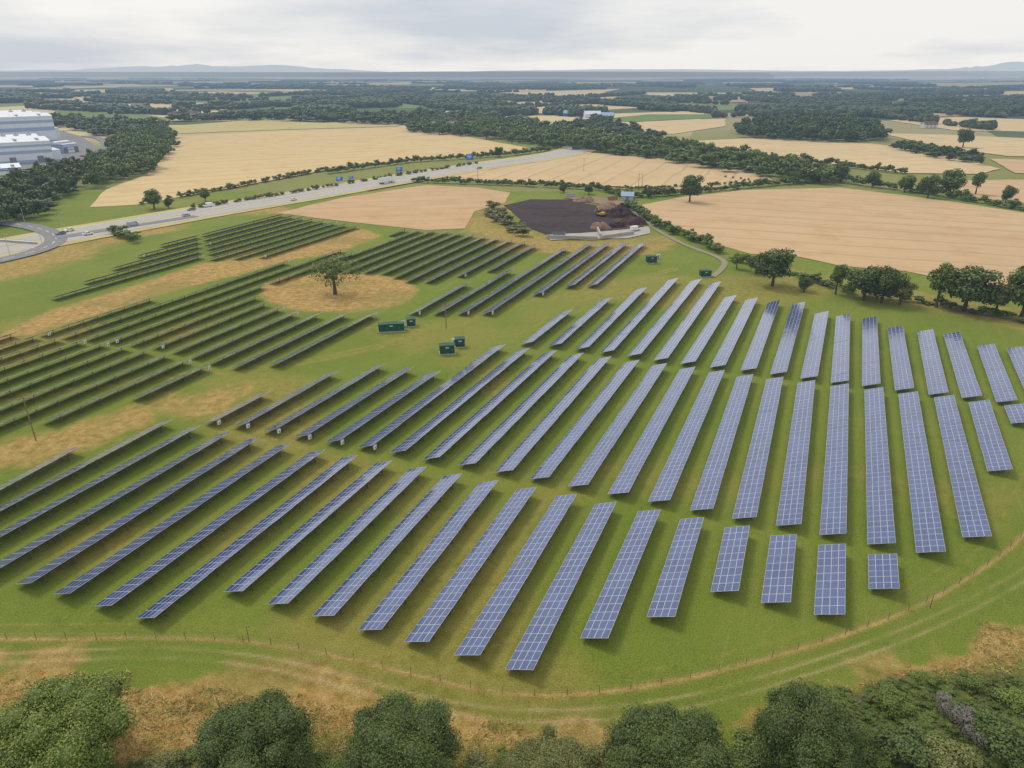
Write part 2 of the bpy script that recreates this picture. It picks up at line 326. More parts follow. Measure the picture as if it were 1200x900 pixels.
# ------------------------------------------------------------------ foliage
def cubesphere(n):
    V=[];Qs=[];k=0
    for ax in range(3):
        for sg in (-1,1):
            u=np.linspace(-1,1,n+1); A,B=np.meshgrid(u,u); C=np.full(A.shape,sg)
            p=[None]*3; p[ax]=C; p[(ax+1)%3]=A; p[(ax+2)%3]=B*sg
            P=np.stack(p,-1).reshape(-1,3); P/=np.linalg.norm(P,axis=1)[:,None]; V.append(P)
            I=np.arange((n+1)**2).reshape(n+1,n+1)+k; k+=(n+1)**2
            Qs.append(np.stack([I[:-1,:-1],I[:-1,1:],I[1:,1:],I[1:,:-1]],-1).reshape(-1,4))
    return np.concatenate(V),np.concatenate(Qs)
def crown_np(seed,Rr,H,zb,lobes,leaves,leaf,flat=.0,core=.74,cn=2,spread=(.80,1.14)):
    g=np.random.default_rng(seed); c0=np.array([0,0,zb+H/2])
    D=g.normal(size=(lobes,3)); D/=np.linalg.norm(D,axis=1)[:,None]; D[:,2]=D[:,2]*.9+.08
    rad=Rr*g.uniform(.24,.42,lobes)*(1.0 if lobes<25 else .66)
    k=g.uniform(.45,.84,lobes)[:,None]
    Cc=c0+D*k*np.array([Rr,Rr,H/2]); Cc[0]=c0; rad[0]=min(Rr,H/2)*.6
    ls=g.random(lobes)
    w=rad**2; li=g.choice(lobes,leaves,p=w/w.sum())
    d=g.normal(size=(leaves,3)); d[:,2]+=.35; d/=np.linalg.norm(d,axis=1)[:,None]
    rr=rad[li]*(g.uniform(spread[0],spread[1],leaves)); P=Cc[li]+d*rr[:,None]*np.array([1,1,.85])
    keep=np.ones(leaves,bool)
    for j in range(lobes): keep&=~((np.linalg.norm(P-Cc[j],axis=1)<rad[j]*.72))
    P=P[keep];d=d[keep];li=li[keep];n=len(P)
    nm=d*.85+g.normal(size=(n,3))*.55+np.array([0,0,.3]); nm/=np.linalg.norm(nm,axis=1)[:,None]
    t=np.cross(nm,g.normal(size=(n,3))); t/=np.linalg.norm(t,axis=1)[:,None]; b=np.cross(nm,t)
    s=leaf*g.uniform(.6,1.3,n)[:,None]; a=s*g.uniform(.5,1,n)[:,None]
    V=np.stack([P-t*s*.5,P+b*a*.5,P+t*s*.5,P-b*a*.5],1).reshape(-1,3); Qq=np.arange(4*n).reshape(-1,4)
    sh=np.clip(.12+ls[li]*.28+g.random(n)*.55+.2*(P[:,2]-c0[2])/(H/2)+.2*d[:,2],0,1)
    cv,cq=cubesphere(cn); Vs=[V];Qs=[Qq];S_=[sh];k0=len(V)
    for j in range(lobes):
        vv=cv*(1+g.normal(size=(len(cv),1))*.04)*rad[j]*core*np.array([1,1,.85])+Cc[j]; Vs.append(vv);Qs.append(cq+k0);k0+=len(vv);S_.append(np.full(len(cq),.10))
    return np.concatenate(Vs),np.concatenate(Qs),np.concatenate(S_),Cc,rad
def trunk_mesh(h,r,Cc,seed,nl=6):
    g=random.Random(seed); mb=MB(); pts=[(0,0,-.2),(g.uniform(-.1,.1),g.uniform(-.1,.1),h*.5),(g.uniform(-.2,.2),g.uniform(-.2,.2),h)]
    mb.cyl(pts[0],pts[1],r*1.25,r*.85,'bark'); mb.cyl(pts[1],pts[2],r*.85,r*.6,'bark')
    for c in list(Cc)[:nl]:
        mid=(pts[2][0]+(c[0])*.45,pts[2][1]+c[1]*.45,pts[2][2]+(c[2]-h)*.6); mb.cyl(pts[2],mid,r*.45,r*.28,'bark',6); mb.cyl(mid,tuple(c),r*.28,r*.1,'bark',6)
    return mb.mesh('trunk')
TREEM={}
def treemesh(key,seed,Rr,H,zb,lobes,leaves,leaf,mat,core=.74,cn=2,tr=.35,spread=(.80,1.14)):
    V,Qq,S_,Cc,rad=crown_np(seed,Rr,H,zb,lobes,leaves,leaf,core=core,cn=cn,spread=spread)
    TREEM[key]=(npmesh('crown',V,Qq,mat,{'shade':('FACE',S_)}),trunk_mesh(zb+H*.3,tr,Cc,seed,10 if key=='oak' else 6),zb+H)
def tree(key,x,y,h,label,cat='tree',group=None,name='tree',wide=1.0):
    cm,tm,th=TREEM[key]; s=h/th; r=empty(name,(x,y,0),random.uniform(0,6.28)); r.scale=(s*wide,s*wide,s)
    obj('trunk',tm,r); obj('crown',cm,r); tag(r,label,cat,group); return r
for i,(mt) in enumerate(['leafA','leafB','leafC','leafB','leafD']):
    treemesh('m%d'%i,40+i,4.4,7.8,1.6,22,4600,.55,mt,core=.58,spread=(.78,1.25))
treemesh('m5',46,3.3,9.2,2.0,18,3000,.55,'leafA',core=.42,spread=(.75,1.3)); treemesh('m6',47,4.9,6.6,1.4,18,3600,.55,'leafB',core=.55,spread=(.75,1.25))
treemesh('oak',60,7.2,5.4,4.0,22,3600,.5,'leafA',core=.3,tr=.5,spread=(.7,1.3))
for i,mt in enumerate(['leafA','leafB','leafB','leafD','leafC']):
    treemesh('s%d'%i,80+i,2.2,3.0,.1,12,4200,.20,mt,tr=.12,spread=(.75,1.3))
for i,(mt) in enumerate(['leafC','leafB','leafA','leafD','leafA','leafB']):
    treemesh('n%d'%i,100+i,8.2,8.5,1.2,90,90000,.23,mt,core=.78,cn=3,tr=.5,spread=(.78,1.24))
def lumps(seed,quads,leaf,n=2,lob=5):
    V,Qq,S_,_,_=crown_np(seed,.5,.85,.08,lob,quads,leaf,core=.82,cn=n,spread=(.78,1.25)); return V,Qq,S_
LM=[lumps(200+i,190,.15,2,7) for i in range(5)]; LU=[lumps(230+i,460,.075,2,9) for i in range(4)]; LF=[]
for i in range(4):
    cv,cq=cubesphere(3); g_=np.random.default_rng(300+i); v=cv*(1+g_.normal(size=(len(cv),1))*.14)*np.array([.55,.55,.5])+np.array([0,0,.48]); LF.append((v,cq,g_.random(len(cq))*.9))
def scatter(name,pts,hs,ws,mat,lib):
    Vs=[];Qs=[];S_=[];k=0
    for (x,y),h,w in zip(pts,hs,ws):
        V,Qq,sh=lib[random.randrange(len(lib))]; a=random.uniform(0,6.28);c,s=math.cos(a),math.sin(a)
        v=np.empty_like(V); v[:,0]=(V[:,0]*c-V[:,1]*s)*w+x; v[:,1]=(V[:,0]*s+V[:,1]*c)*w+y; v[:,2]=V[:,2]*h-.05
        Vs.append(v);Qs.append(Qq+k);k+=len(v); S_.append(np.clip(sh*random.uniform(.5,1.4),0,1))
    return obj(name,npmesh(name,np.concatenate(Vs),np.concatenate(Qs),mat,{'shade':('FACE',np.concatenate(S_))}))
def wood(px,sp_,h,label,mat='leafB',lib=None,thin=1.0,name='woodland'):
    P=W(px); A=np.array(P); mn=A.min(0);mx=A.max(0); pts=[]
    gx=np.arange(mn[0],mx[0],sp_);gy=np.arange(mn[1],mx[1],sp_); GX,GY=np.meshgrid(gx,gy); GX=GX+RNG.uniform(-.4,.4,GX.shape)*sp_;GY=GY+RNG.uniform(-.4,.4,GY.shape)*sp_
    ins=(poly_sd(GX,GY,P)+(fbm(GX,GY,.02)-.5)*sp_*2.5>0)&(RNG.random(GX.shape)<thin); pts=list(zip(GX[ins],GY[ins]))
    hs=[h*random.uniform(.5,1.25) for _ in pts]; ws=[sp_*random.uniform(1.0,1.8) for _ in pts]
    o=scatter(name,pts,hs,ws,mat,lib or LM); tag(o,label,'woodland',kind='stuff'); return len(pts)
def hedge(px,w,h,label,mat='leafA',step=None,gap=0.0,var=.35):
    P=resample(W(px),step or w*.7); P=[(x+random.uniform(-.2,.2)*w,y+random.uniform(-.2,.2)*w) for x,y in P if random.random()>gap]
    o=scatter('hedge',P,[h*random.uniform(1-var,1+var) for _ in P],[w*random.uniform(1,1.5) for _ in P],mat,LM); tag(o,label,'hedge')
wood([(-80,285),(-60,240),(0,230),(50,208),(88,200),(98,222),(70,240),(66,256),(30,262)],8,12,'dark dense wood at the left edge between the slip road and warehouses')
wood([(98,228),(100,205),(118,188),(130,172),(150,160),(195,156),(205,163),(190,185),(178,203),(130,215)],8,12,'dark belt of trees between the factory road and the big golden field',mat='leafA')
wood([(476,155),(480,148),(560,143),(640,152),(700,164),(800,176),(870,188),(960,203),(985,212),(950,215),(860,202),(760,186),(690,178),(640,172),(560,160)],11,12,'long belt of trees running diagonally from behind the motorway to the right',mat='leafA')
wood([(868,160),(880,148),(960,143),(1020,150),(1030,165),(1000,168),(920,165)],12,16,'dense rectangular wood behind the golden field at upper right')
wood([(200,142),(330,134),(480,138),(560,140),(480,147),(330,141)],16,12,'band of trees behind the pale fields left of centre',mat='leafB')
wood([(0,148),(60,140),(130,144),(200,150),(160,160),(120,160),(70,150)],14,12,'trees behind the white warehouses at the left',mat='leafB')
wood([(650,150),(700,140),(760,160),(800,166),(700,162)],13,10,'scattered copse beside the far farm buildings',thin=.7)
wood([(1040,128),(1120,124),(1200,128),(1290,134),(1290,141),(1120,134)],16,13,'wood beyond the upper right fields near the right edge',thin=.9)
wood([(620,280),(560,245),(580,240),(600,262)],6,4,'scrubby bushes on the bank left of the soil heaps',thin=.6,mat='leafD')
wood([(1040,168),(1140,185),(1175,200),(1140,196),(1050,175)],9,8,'line of scrub between the two far golden fields on the right',thin=.8)
bands=[((0,700),(118,135),30,.12),((700,1300),(118,138),30,.12),((-200,500),(103,119),34,.05),((500,1400),(102,119),34,.05),((-400,700),(91,104),50,.015),((600,1700),(91,104),50,.015)]
names=['tree lines across the left middle distance','tree lines across the right middle distance','hazy woods far off on the left','hazy woods far off on the right','bluish woods below the left horizon','bluish woods below the right horizon']
for bi,((x0,x1),(y0,y1),nl,slm) in enumerate(bands):
    pts=[];hs=[];ws=[]
    for k in range(nl):
        py=random.uniform(y0,y1); px=random.uniform(x0,x1); stp=max(9,mpp(px,py)*4)
        if k%3==0:
            a=at(px,py); rx=random.uniform(14,50)*mpp(px,py); ry=rx*random.uniform(.5,1.4)
            for _ in range(int(min(150,rx*ry*3/stp**2+12))):
                t=random.uniform(0,6.28); q=math.sqrt(random.random()); pts.append((a[0]+rx*q*math.cos(t),a[1]+ry*q*math.sin(t))); hs.append(random.uniform(8,17)); ws.append(stp*random.uniform(1.1,1.9))
            continue
        L=random.uniform(40,170); sl=random.uniform(-slm,slm); thick=random.choice([1,1,1,2,3])
        a=at(px,py);b=at(px+L,max(89,py+L*sl)); nn=int(min(400,math.dist(a,b)/stp)); ph=random.uniform(0,6)
        for j in range(nn):
            if random.random()<.12: continue
            for q in range(thick):
                t=j/nn; x=a[0]+(b[0]-a[0])*t+random.uniform(-4,4); y=a[1]+(b[1]-a[1])*t+q*stp*1.1+random.uniform(-5,5)+math.sin(ph+t*7)*stp*1.5
                pts.append((x,y));hs.append(random.uniform(6,15));ws.append(stp*random.uniform(.9,1.8))
    tag(scatter('far_woodland',pts,hs,ws,'leafF',LF),names[bi],'woodland',kind='stuff')
hedge([(215,247),(330,229),(450,209),(560,192)],3.2,2.6,'scrubby hedge along the near verge of the motorway left of centre','leafD',gap=.35)
hedge([(385,203),(480,190),(600,182),(645,176)],6,5,'dark hedge along the far side of the motorway','leafA')
hedge([(165,240),(262,222),(385,199)],4,3,'thin broken hedge at the near edge of the big golden field','leafD',gap=.3)
hedge([(485,213),(600,217),(700,222),(735,232)],5,4,'hedge between the motorway corner and the soil heaps')
hedge([(735,232),(800,228),(912,216),(985,213)],6,4.2,'dark hedge along the far edge of the large ploughed-gold field',var=.5)
hedge([(985,214),(1060,223),(1160,240),(1260,257)],6.5,4.8,'tall hedge behind the large tan field at far right',var=.55)
hedge([(738,243),(768,264),(828,288),(852,300)],5.5,4.2,'hedge along the left edge of the large tan field')
hedge([(862,306),(930,322),(1000,345),(1100,358),(1200,378),(1300,395)],4.6,2.8,'hedge below the row of trees at the right boundary','leafA',gap=.12,var=.6)
hedge([(132,272),(158,284)],5.5,4.5,'short dark rounded hedge beside the motorway slip road')
hedge([(545,213),(640,216),(740,222),(905,214)],3,2.2,'low hedge at the near edge of the central golden field',gap=.2)
hedge([(800,168),(850,181),(960,192),(1060,204)],5,5,'hedge at the near edge of the upper right golden field')
hedge([(700,176),(700,165)],5,5,'short hedge near the far farm track')
def hm(px,py,hp): return hp*mpp(px,py)/math.cos(math.atan((CH)/math.hypot(*at(px,py))))
x,y=at(393,345); tree('oak',x,y,hm(393,345,36),'lone spreading tree standing in the round golden patch','tree',name='oak_tree',wide=1.0)
TL=[(905,335,45,1,'large dark round tree at the left end of the right boundary hedge'),(863,315,18,2,'small bright tree beside the bend of the gravel lane'),(886,320,20,6,'small dark tree just left of the largest hedge tree'),(942,342,17,3,'small round tree just right of the largest hedge tree'),
(979,345,38,5,'mid green tree with pointed top left of the clustered boundary trees'),(1012,352,36,6,'leftmost tree of the dense cluster on the right boundary'),(1033,355,42,3,'middle tree of the dense cluster on the right boundary'),(1054,357,30,4,'rightmost tree of the dense cluster on the right boundary'),
(1097,360,55,5,'tall airy tree left of the pair on the right boundary'),(1130,364,52,1,'tall dark tree right of the pair on the right boundary'),(1166,368,36,4,'olive tree between the tall pair and the right edge of frame'),(1196,374,64,0,'tallest dark tree at the right edge of the frame'),
(808,237,32,1,'dark isolated tree at the left corner of the large tan field'),(985,213,22,3,'tree at the top corner of the large tan field'),(962,212,16,1,'small tree just left of the tan field corner'),(1087,232,24,6,'left of three hedge trees behind the tan field'),(1112,230,30,0,'middle of three hedge trees behind the tan field'),(1143,228,28,5,'right of three hedge trees behind the tan field'),
(1128,173,22,1,'single tree on the skyline between upper right fields'),(1060,225,20,2,'bright hedge tree behind the tan field left part'),(1022,219,16,6,'small hedge tree right of the tan field corner'),
(181,245,22,0,'round tree at the corner of the big golden field'),(241,236,14,0,'small tree on the verge above the motorway'),(198,244,12,3,'small shrub tree right of the golden field corner'),(760,232,12,3,'small tree at the far end of the gravel lane'),
(1178,238,20,3,'hedge tree near the right edge behind the tan field'),(930,215,14,1,'small hedge tree left of the tan field corner pair'),(585,184,12,1,'small tree beside the blue motorway sign'),(660,226,10,3,'small tree behind the soil heaps'),(690,228,11,1,'dark bush behind the soil yard')]
for px,py,hp,k,lab in TL:
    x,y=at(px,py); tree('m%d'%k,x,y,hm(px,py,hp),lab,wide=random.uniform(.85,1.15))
for i,(px,py) in enumerate([(830,186),(852,190),(880,196),(905,200),(935,206),(800,180),(775,176),(745,172),(720,170),(515,158),(540,160),(570,163),(600,168)]):
    x,y=at(px,py); tree('m%d'%(i%7),x,y,random.uniform(9,15),'%s tree from the left along the near edge of the long diagonal belt'%(['ninth','tenth','eleventh','twelfth','last','eighth','seventh','sixth','fifth','first','second','third','fourth'][i]),wide=1.2,group='trees edging the diagonal belt')
FG=[(66,862,9.8,0,.92,'large bright green tree filling the bottom left corner'),(292,876,8.8,1,.90,'dark rounded tree second from the left along the bottom edge'),(466,878,8.4,5,.98,'broad dark green tree left of centre along the bottom edge'),(645,906,6.8,3,.95,'paler olive tree between the two dark trees bottom centre'),(785,884,8.0,1,1.0,'dark wide tree right of bottom centre'),(952,862,9.2,5,.80,'tall dark tree at the left of the bottom right thicket'),(-40,905,9,2,1,'mid green tree partly cut by the lower left corner')]
for px,py,h,k,wd,lab in FG:
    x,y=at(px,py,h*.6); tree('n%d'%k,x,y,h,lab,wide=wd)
SH=[(1045,822,1.9,0),(1165,850,2.8,2),(1060,878,3.0,1),(1110,892,2.8,3),(1140,800,1.5,0),(880,880,2.2,0),(1190,880,3.2,1),(1085,795,1.4,4),(705,893,2.2,3),(560,898,1.8,3),(595,894,1.4,0),(378,902,1.8,0),(190,900,1.8,3),(855,905,2.4,4),(890,897,2.6,2),(1005,872,2.4,1),(1196,822,2.2,4)]
w_=['first','second','third','fourth','fifth','sixth','seventh','eighth','ninth','tenth','eleventh','twelfth','thirteenth','fourteenth','fifteenth','sixteenth','seventeenth','eighteenth','nineteenth','twentieth','twenty-first','twenty-second','twenty-third','twenty-fourth','twenty-fifth','twenty-sixth','twenty-seventh','twenty-eighth','twenty-ninth','thirtieth','thirty-first','thirty-second','thirty-third','thirty-fourth','thirty-fifth','thirty-sixth']
for i,(px,py,h,k) in enumerate(sorted(SH)):
    x,y=at(px,py,h*.5); tree('s%d'%k,x,y,h,'%s green shrub from the left in the undergrowth along the bottom edge'%w_[i],'shrub',name='shrub',wide=random.uniform(1.3,1.9))
MTs=TREEM['s0']; V,Qq,S_,Cc,_=crown_np(555,2.2,2.0,.2,9,3800,.14,core=.4)
twig=npmesh('crown',V,Qq,'twig',{'shade':('FACE',S_)})
for (px,py,lab) in [(1122,832,'grey leafless bush in the bottom right thicket'),(1150,858,'smaller grey twiggy bush below the larger leafless one')]:
    x,y=at(px,py,1.2); r=empty('bare_bush',(x,y,0)); obj('crown',twig,r); obj('trunk',MTs[1],r); tag(r,lab,'bush')
def region_pts(px,n,extra=None):
    P=W(px);A=np.array(P);mn=A.min(0);mx=A.max(0); x=RNG.uniform(mn[0],mx[0],n);y=RNG.uniform(mn[1],mx[1],n); k=poly_sd(x,y,P)+ (fbm(x,y,.12)-.5)*9>0; return list(zip(x[k],y[k]))
CR=[(880,930),(900,862),(960,835),(1050,803),(1140,792),(1300,778),(1300,960),(880,960)]
pts=region_pts(CR,1500)
tag(scatter('undergrowth',pts,[random.uniform(.25,1.0) for _ in pts],[random.uniform(.8,2.4) for _ in pts],'leafA',LU),'tangled green brambles covering the bottom right corner','undergrowth',kind='stuff')
pts=region_pts(CR,700)
tag(scatter('undergrowth',pts,[random.uniform(.25,.9) for _ in pts],[random.uniform(.6,1.8) for _ in pts],'leafD',LU),'olive weeds mixed through the bottom right corner','undergrowth',kind='stuff')
pts=region_pts([(-80,930),(-80,892),(160,902),(360,900),(560,900),(700,890),(860,882),(900,930)],380)
tag(scatter('undergrowth',pts,[random.uniform(.3,1.0) for _ in pts],[random.uniform(.8,2.0) for _ in pts],'leafA',LU),'low green growth between the trees along the bottom edge','undergrowth',kind='stuff')
def tufts(px,n,label,mat,h=.55,hw=.35):
    pts=np.array(region_pts(px,n)); m=len(pts); g_=RNG
    B=4; base=np.repeat(pts,B,0)+g_.normal(size=(m*B,2))*.18; a=g_.uniform(0,6.28,m*B); hh=h*g_.uniform(.4,1.3,m*B); w=hw*g_.uniform(.4,1,m*B); lx=g_.normal(size=(m*B,2))*.3
    z=np.zeros(m*B)-.02; c,s=np.cos(a)*w/2,np.sin(a)*w/2
    V=np.stack([np.stack([base[:,0]-c,base[:,1]-s,z],-1),np.stack([base[:,0]+c,base[:,1]+s,z],-1),np.stack([base[:,0]+c*.3+lx[:,0],base[:,1]+s*.3+lx[:,1],hh],-1),np.stack([base[:,0]-c*.3+lx[:,0],base[:,1]-s*.3+lx[:,1],hh],-1)],1).reshape(-1,3)
    tag(obj('rough_grass',npmesh('rough_grass',V,np.arange(4*m*B).reshape(-1,4),mat,{'shade':('FACE',g_.random(m*B))})),label,'grass',kind='stuff')
RG=[(-80,805),(160,800),(330,812),(540,862),(700,872),(860,850),(1010,812),(1130,770),(1300,700),(1300,790),(1000,815),(880,865),(700,905),(300,930),(-80,900)]
tufts(RG,13000,'dry golden rough grass between the track and the bottom trees','straw',h=.22,hw=.14)
tufts(RG,8000,'rusty brown seed heads mixed into the dry golden strip','rust',h=.26,hw=.14)
tufts(RG,9000,'green tufts of rough grass mixed into the dry strip','leafC',h=.22,hw=.16)
# ------------------------------------------------------------------ solar rows
B_=R(20); cb,sb=math.cos(B_),math.sin(B_); HC=1.36
def section_mesh(seed):
    g=random.Random(seed); v=[];f=[];mi=[];uvs=[];tone=[]
    def P(u,w,n): return (u, w*cb+n*sb, HC-w*sb+n*cb)
    def q(pts,m,uv=None,t=.5):
        k=len(v); v.extend(pts); f.append(tuple(range(k,k+4))); mi.append(m); uvs.extend(uv or [(0.5,.5)]*4); tone.append(t)
    base=g.random()
    for i in range(3):
        for j in range(4):
            u0=-2.505+i*1.67+.01;u1=u0+1.645;w0=-2.02+j*1.01+.01;w1=w0+.985;n=.0;t=g.uniform(-.008,.008);t2=g.uniform(-.008,.008)
            def N(u,w,h): return P(u,w,h+(u-(u0+u1)/2)*t+(w-(w0+w1)/2)*t2)
            tn=min(1,max(0,.45*base+.55*g.random()))
            a=.028
            O=[(u0,w0),(u1,w0),(u1,w1),(u0,w1)];I_=[(u0+a,w0+a),(u1-a,w0+a),(u1-a,w1-a),(u0+a,w1-a)]
            for e in range(4):
                o0,o1=O[e],O[(e+1)%4];i0,i1=I_[e],I_[(e+1)%4]
                q([N(*o0,.02),N(*o1,.02),N(*i1,.02),N(*i0,.02)],1)
                q([N(*o0,-.03),N(*o1,-.03),N(*o1,.02),N(*o0,.02)],1)
            q([N(*I_[0],.018),N(*I_[1],.018),N(*I_[2],.018),N(*I_[3],.018)],0,[(0,0),(1,0),(1,1),(0,1)],tn)
            q([N(*O[3],-.03),N(*O[2],-.03),N(*O[1],-.03),N(*O[0],-.03)],2)
    me=bpy.data.meshes.new('panel_section'); me.from_pydata(v,[],f)
    for m in ('panel','alu','back'): me.materials.append(MT[m])
    me.polygons.foreach_set('material_index',mi); ul=me.uv_layers.new(name='UVMap'); ul.data.foreach_set('uv',np.array(uvs,np.float32).ravel())
    a_=me.attributes.new('tone','FLOAT','FACE'); a_.data.foreach_set('value',tone); return me
SEC=[section_mesh(i) for i in range(9)]
def zt(y): return HC-y*math.tan(B_)-.09
mb=MB(); mb.box((0,0,.5*zt(-1.2)-.1),(.14,.14,zt(-1.2)+.1),'steel'); POSTB=mb.mesh('post')
mb=MB(); mb.box((0,0,.5*zt(1.2)-.1),(.14,.14,zt(1.2)+.1),'steel'); POSTF=mb.mesh('post')
mb=MB()
mb.prism([(-.05,-1.9,zt(-1.9)-.07),(.05,-1.9,zt(-1.9)-.07),(.05,-1.9,zt(-1.9)+.03),(-.05,-1.9,zt(-1.9)+.03)],[(-.05,1.9,zt(1.9)-.07),(.05,1.9,zt(1.9)-.07),(.05,1.9,zt(1.9)+.03),(-.05,1.9,zt(1.9)+.03)],'steel')
mb.cyl((0,-1.2,.5),(0,.6,zt(.6)-.05),.04,.04,'steel',6)
RAFT=mb.mesh('rafter')
mb=MB()
for w in (-1.5,-.5,.5,1.5): mb.box((.5,w*cb,HC-w*sb-.075),(1,.05,.06),'steel')
RAIL=mb.mesh('rail')
mb=MB(); mb.box((0,-1.75,1.15),(.75,.28,.85),'white'); mb.box((0,-1.75,1.62),(.85,.38,.06),'white'); mb.box((0,-1.92,1.1),(.35,.03,.4),'grey'); mb.cyl((0,-1.75,.72),(0,-1.75,-.05),.05,.05,'steel',6); INV=mb.mesh('inverter_box')
def row(p0,p1,label,group,near=True,inv=0):
    L=math.dist(p0,p1); n=max(1,round(L/5.05)); pt=L/n; sx=pt/5.05
    rz=math.atan2(p1[1]-p0[1],p1[0]-p0[0]); r=empty('solar_panel_row',(p0[0],p0[1],0),rz); tag(r,label,'solar panel row',group)
    for i in range(n):
        xx=(i+.5)*pt
        o=obj('panel_section',SEC[random.randrange(9)],r,(xx,0,random.uniform(-.035,.035))); o.scale=(sx,1,1); o.rotation_euler=(random.uniform(-.009,.009),random.uniform(-.005,.005),0)
        obj('rafter',RAFT,r,(xx,0,0)); obj('post',POSTB,r,(xx,-1.2,0))
        if near: obj('post',POSTF,r,(xx,1.2,0))
    rl=obj('rail',RAIL,r,(.1,0,0)); rl.scale=(L-.2,1,1)
    if inv: obj('inverter_box',INV,r,(L-.5 if inv==1 else .8,0,0))
FR=[((-40,593),(88,524)),((-40,617),(195,493)),((-40,648),(228,500)),((-30,679),(264,507)),((27,684),(296,514)),((72,696),(332,521)),((120,710),(372,528)),((170,724),(410,535)),((273,693),(450,541)),((325,708),(490,548)),((378,722),(531,556)),((433,738),(573,564)),((488,752),(617,572)),((547,768),(664,580)),((608,785),(710,589)),((696,748),(761,598)),((774,723),(811,607)),((849,693),(864,617)),((909,706),(918,627)),((972,720),(975,638)),((1036,690),(1034,649))]
for i,(a,b) in enumerate(FR): row(at(*a,HC),at(*b,HC),'blue solar panel row, %s from the left in the block nearest the camera'%w_[i],'solar rows of the nearest block')
MR=[((246,494),(310,460)),((280,498),(390,436)),((316,504),(446,427)),((352,511),(478,431)),((390,517),(509,436)),((428,523),(585,405)),((466,529),(614,409)),((505,537),(645,412)),((547,544),(676,415)),((590,552),(708,419)),((632,560),(741,423)),((677,569),(773,427)),((724,578),(806,431)),((772,587),(840,435)),((822,597),(873,440)),((872,607),(908,443)),((924,615),(945,447)),((976,626),(984,451)),((1033,637),(1024,455)),((1091,647),(1064,460)),((1145,629),(1106,464)),((1172,551),(1147,470)),((1198,495),(1189,474))]
for i,(a,b) in enumerate(MR): row(at(*a,HC),at(*b,HC),'solar panel row, %s from the left in the middle block'%w_[i],'solar rows of the middle block',inv=2 if i<6 else 0)
TR=[((617,402),(665,364)),((650,404),(711,350)),((682,408),(752,338)),((711,412),(789,327)),((743,416),(816,328)),((774,421),(839,331)),((806,425),(856,347)),((841,429),(881,350)),((877,433),(907,353)),((912,437),(936,355)),((948,442),(963,366)),((984,447),(988,369)),((1021,451),(1019,372)),((1060,456),(1049,383)),((1100,461),(1084,387)),((1139,465),(1115,390)),((1180,470),(1155,404)),((1222,476),(1190,407))]
for i,(a,b) in enumerate(TR): row(at(*a,HC),at(*b,HC),'pale glinting solar panel row, %s from the left in the third block'%w_[i],'solar rows of the third block')
L_=(-RD[1],RD[0])
def block(px,label,group,sp_=7.7,off=0,minL=9):
    P=[( x*RD[0]+y*RD[1], x*L_[0]+y*L_[1]) for x,y in W(px,HC)]
    ts=[p[1] for p in P]; t=math.floor(min(ts)/sp_)*sp_+off; k=0; c=0
    while t<max(ts):
        s=[]
        for a,b in zip(P,P[1:]+P[:1]):
            if (a[1]>t)!=(b[1]>t): s.append(a[0]+(b[0]-a[0])*(t-a[1])/(b[1]-a[1]))
        s.sort()
        for j in range(0,len(s)-1,2):
            if s[j+1]-s[j]<minL: continue
            f=lambda q:(q*RD[0]+t*L_[0],q*RD[1]+t*L_[1])
            row(f(s[j]),f(s[j+1]),label%w_[min(c,35)],group,near=False,inv=random.choice([0,1,1,2])); c+=1
        t+=sp_
    return c
cnt=[block([(-60,530),(0,502),(68,490),(118,478),(170,462),(243,429),(190,412),(130,402),(60,394),(0,388),(-60,393)],'dark thin solar panel row, %s from the right in the left edge block','solar rows of the left edge block'),
block([(45,390),(190,345),(300,315),(395,290),(415,296),(350,320),(308,333),(300,350),(350,368),(440,367),(325,426),(268,430),(195,407),(130,399)],'dark solar panel row, %s from the right in the block left of the lone tree','solar rows left of the lone tree'),
block([(38,360),(130,315),(205,279),(232,272),(236,306)],'dark distant solar panel row, %s from the right in the far left block','solar rows of the far left block'),
block([(248,303),(314,299),(422,265),(325,250),(236,270)],'dark distant solar panel row, %s from the right beside the motorway verge','solar rows beside the motorway verge'),
block([(375,315),(470,268),(520,270),(612,282),(640,292),(575,316),(505,328),(490,332),(450,319)],'thin solar panel row, %s from the right in the block behind the lone tree','solar rows behind the lone tree',7.0),
block([(470,366),(505,338),(570,328),(655,292),(690,285),(756,285),(700,334),(660,335),(622,346),(575,366)],'grey solar panel row, %s from the right between lone tree and soil heaps','solar rows below the soil heaps',7.0)]
print('blocks',cnt)
# ------------------------------------------------------------------ perimeter fence
fp=[p for p in resample(fence_w,4.0) if -95<p[0]<110]; fp=fp[:99]
fr=empty('fence',(fp[0][0],fp[0][1],0)); tag(fr,'thin post and wire fence curving around the near edge of the solar farm','fence')
mb=MB(); mb.cyl((0,0,-.2),(0,0,1.25),.045,.04,'wood',6); PM=mb.mesh('post')
for p in fp: obj('post',PM,fr,(p[0]-fp[0][0],p[1]-fp[0][1],0))
mb=MB()
for a,b in zip(fp[:-1],fp[1:]):
    for z in (.4,.8,1.2):
        mb.cyl((a[0]-fp[0][0],a[1]-fp[0][1],z),(b[0]-fp[0][0],b[1]-fp[0][1],z),.010,.010,'steel',3)
mb.build('wire',fr)
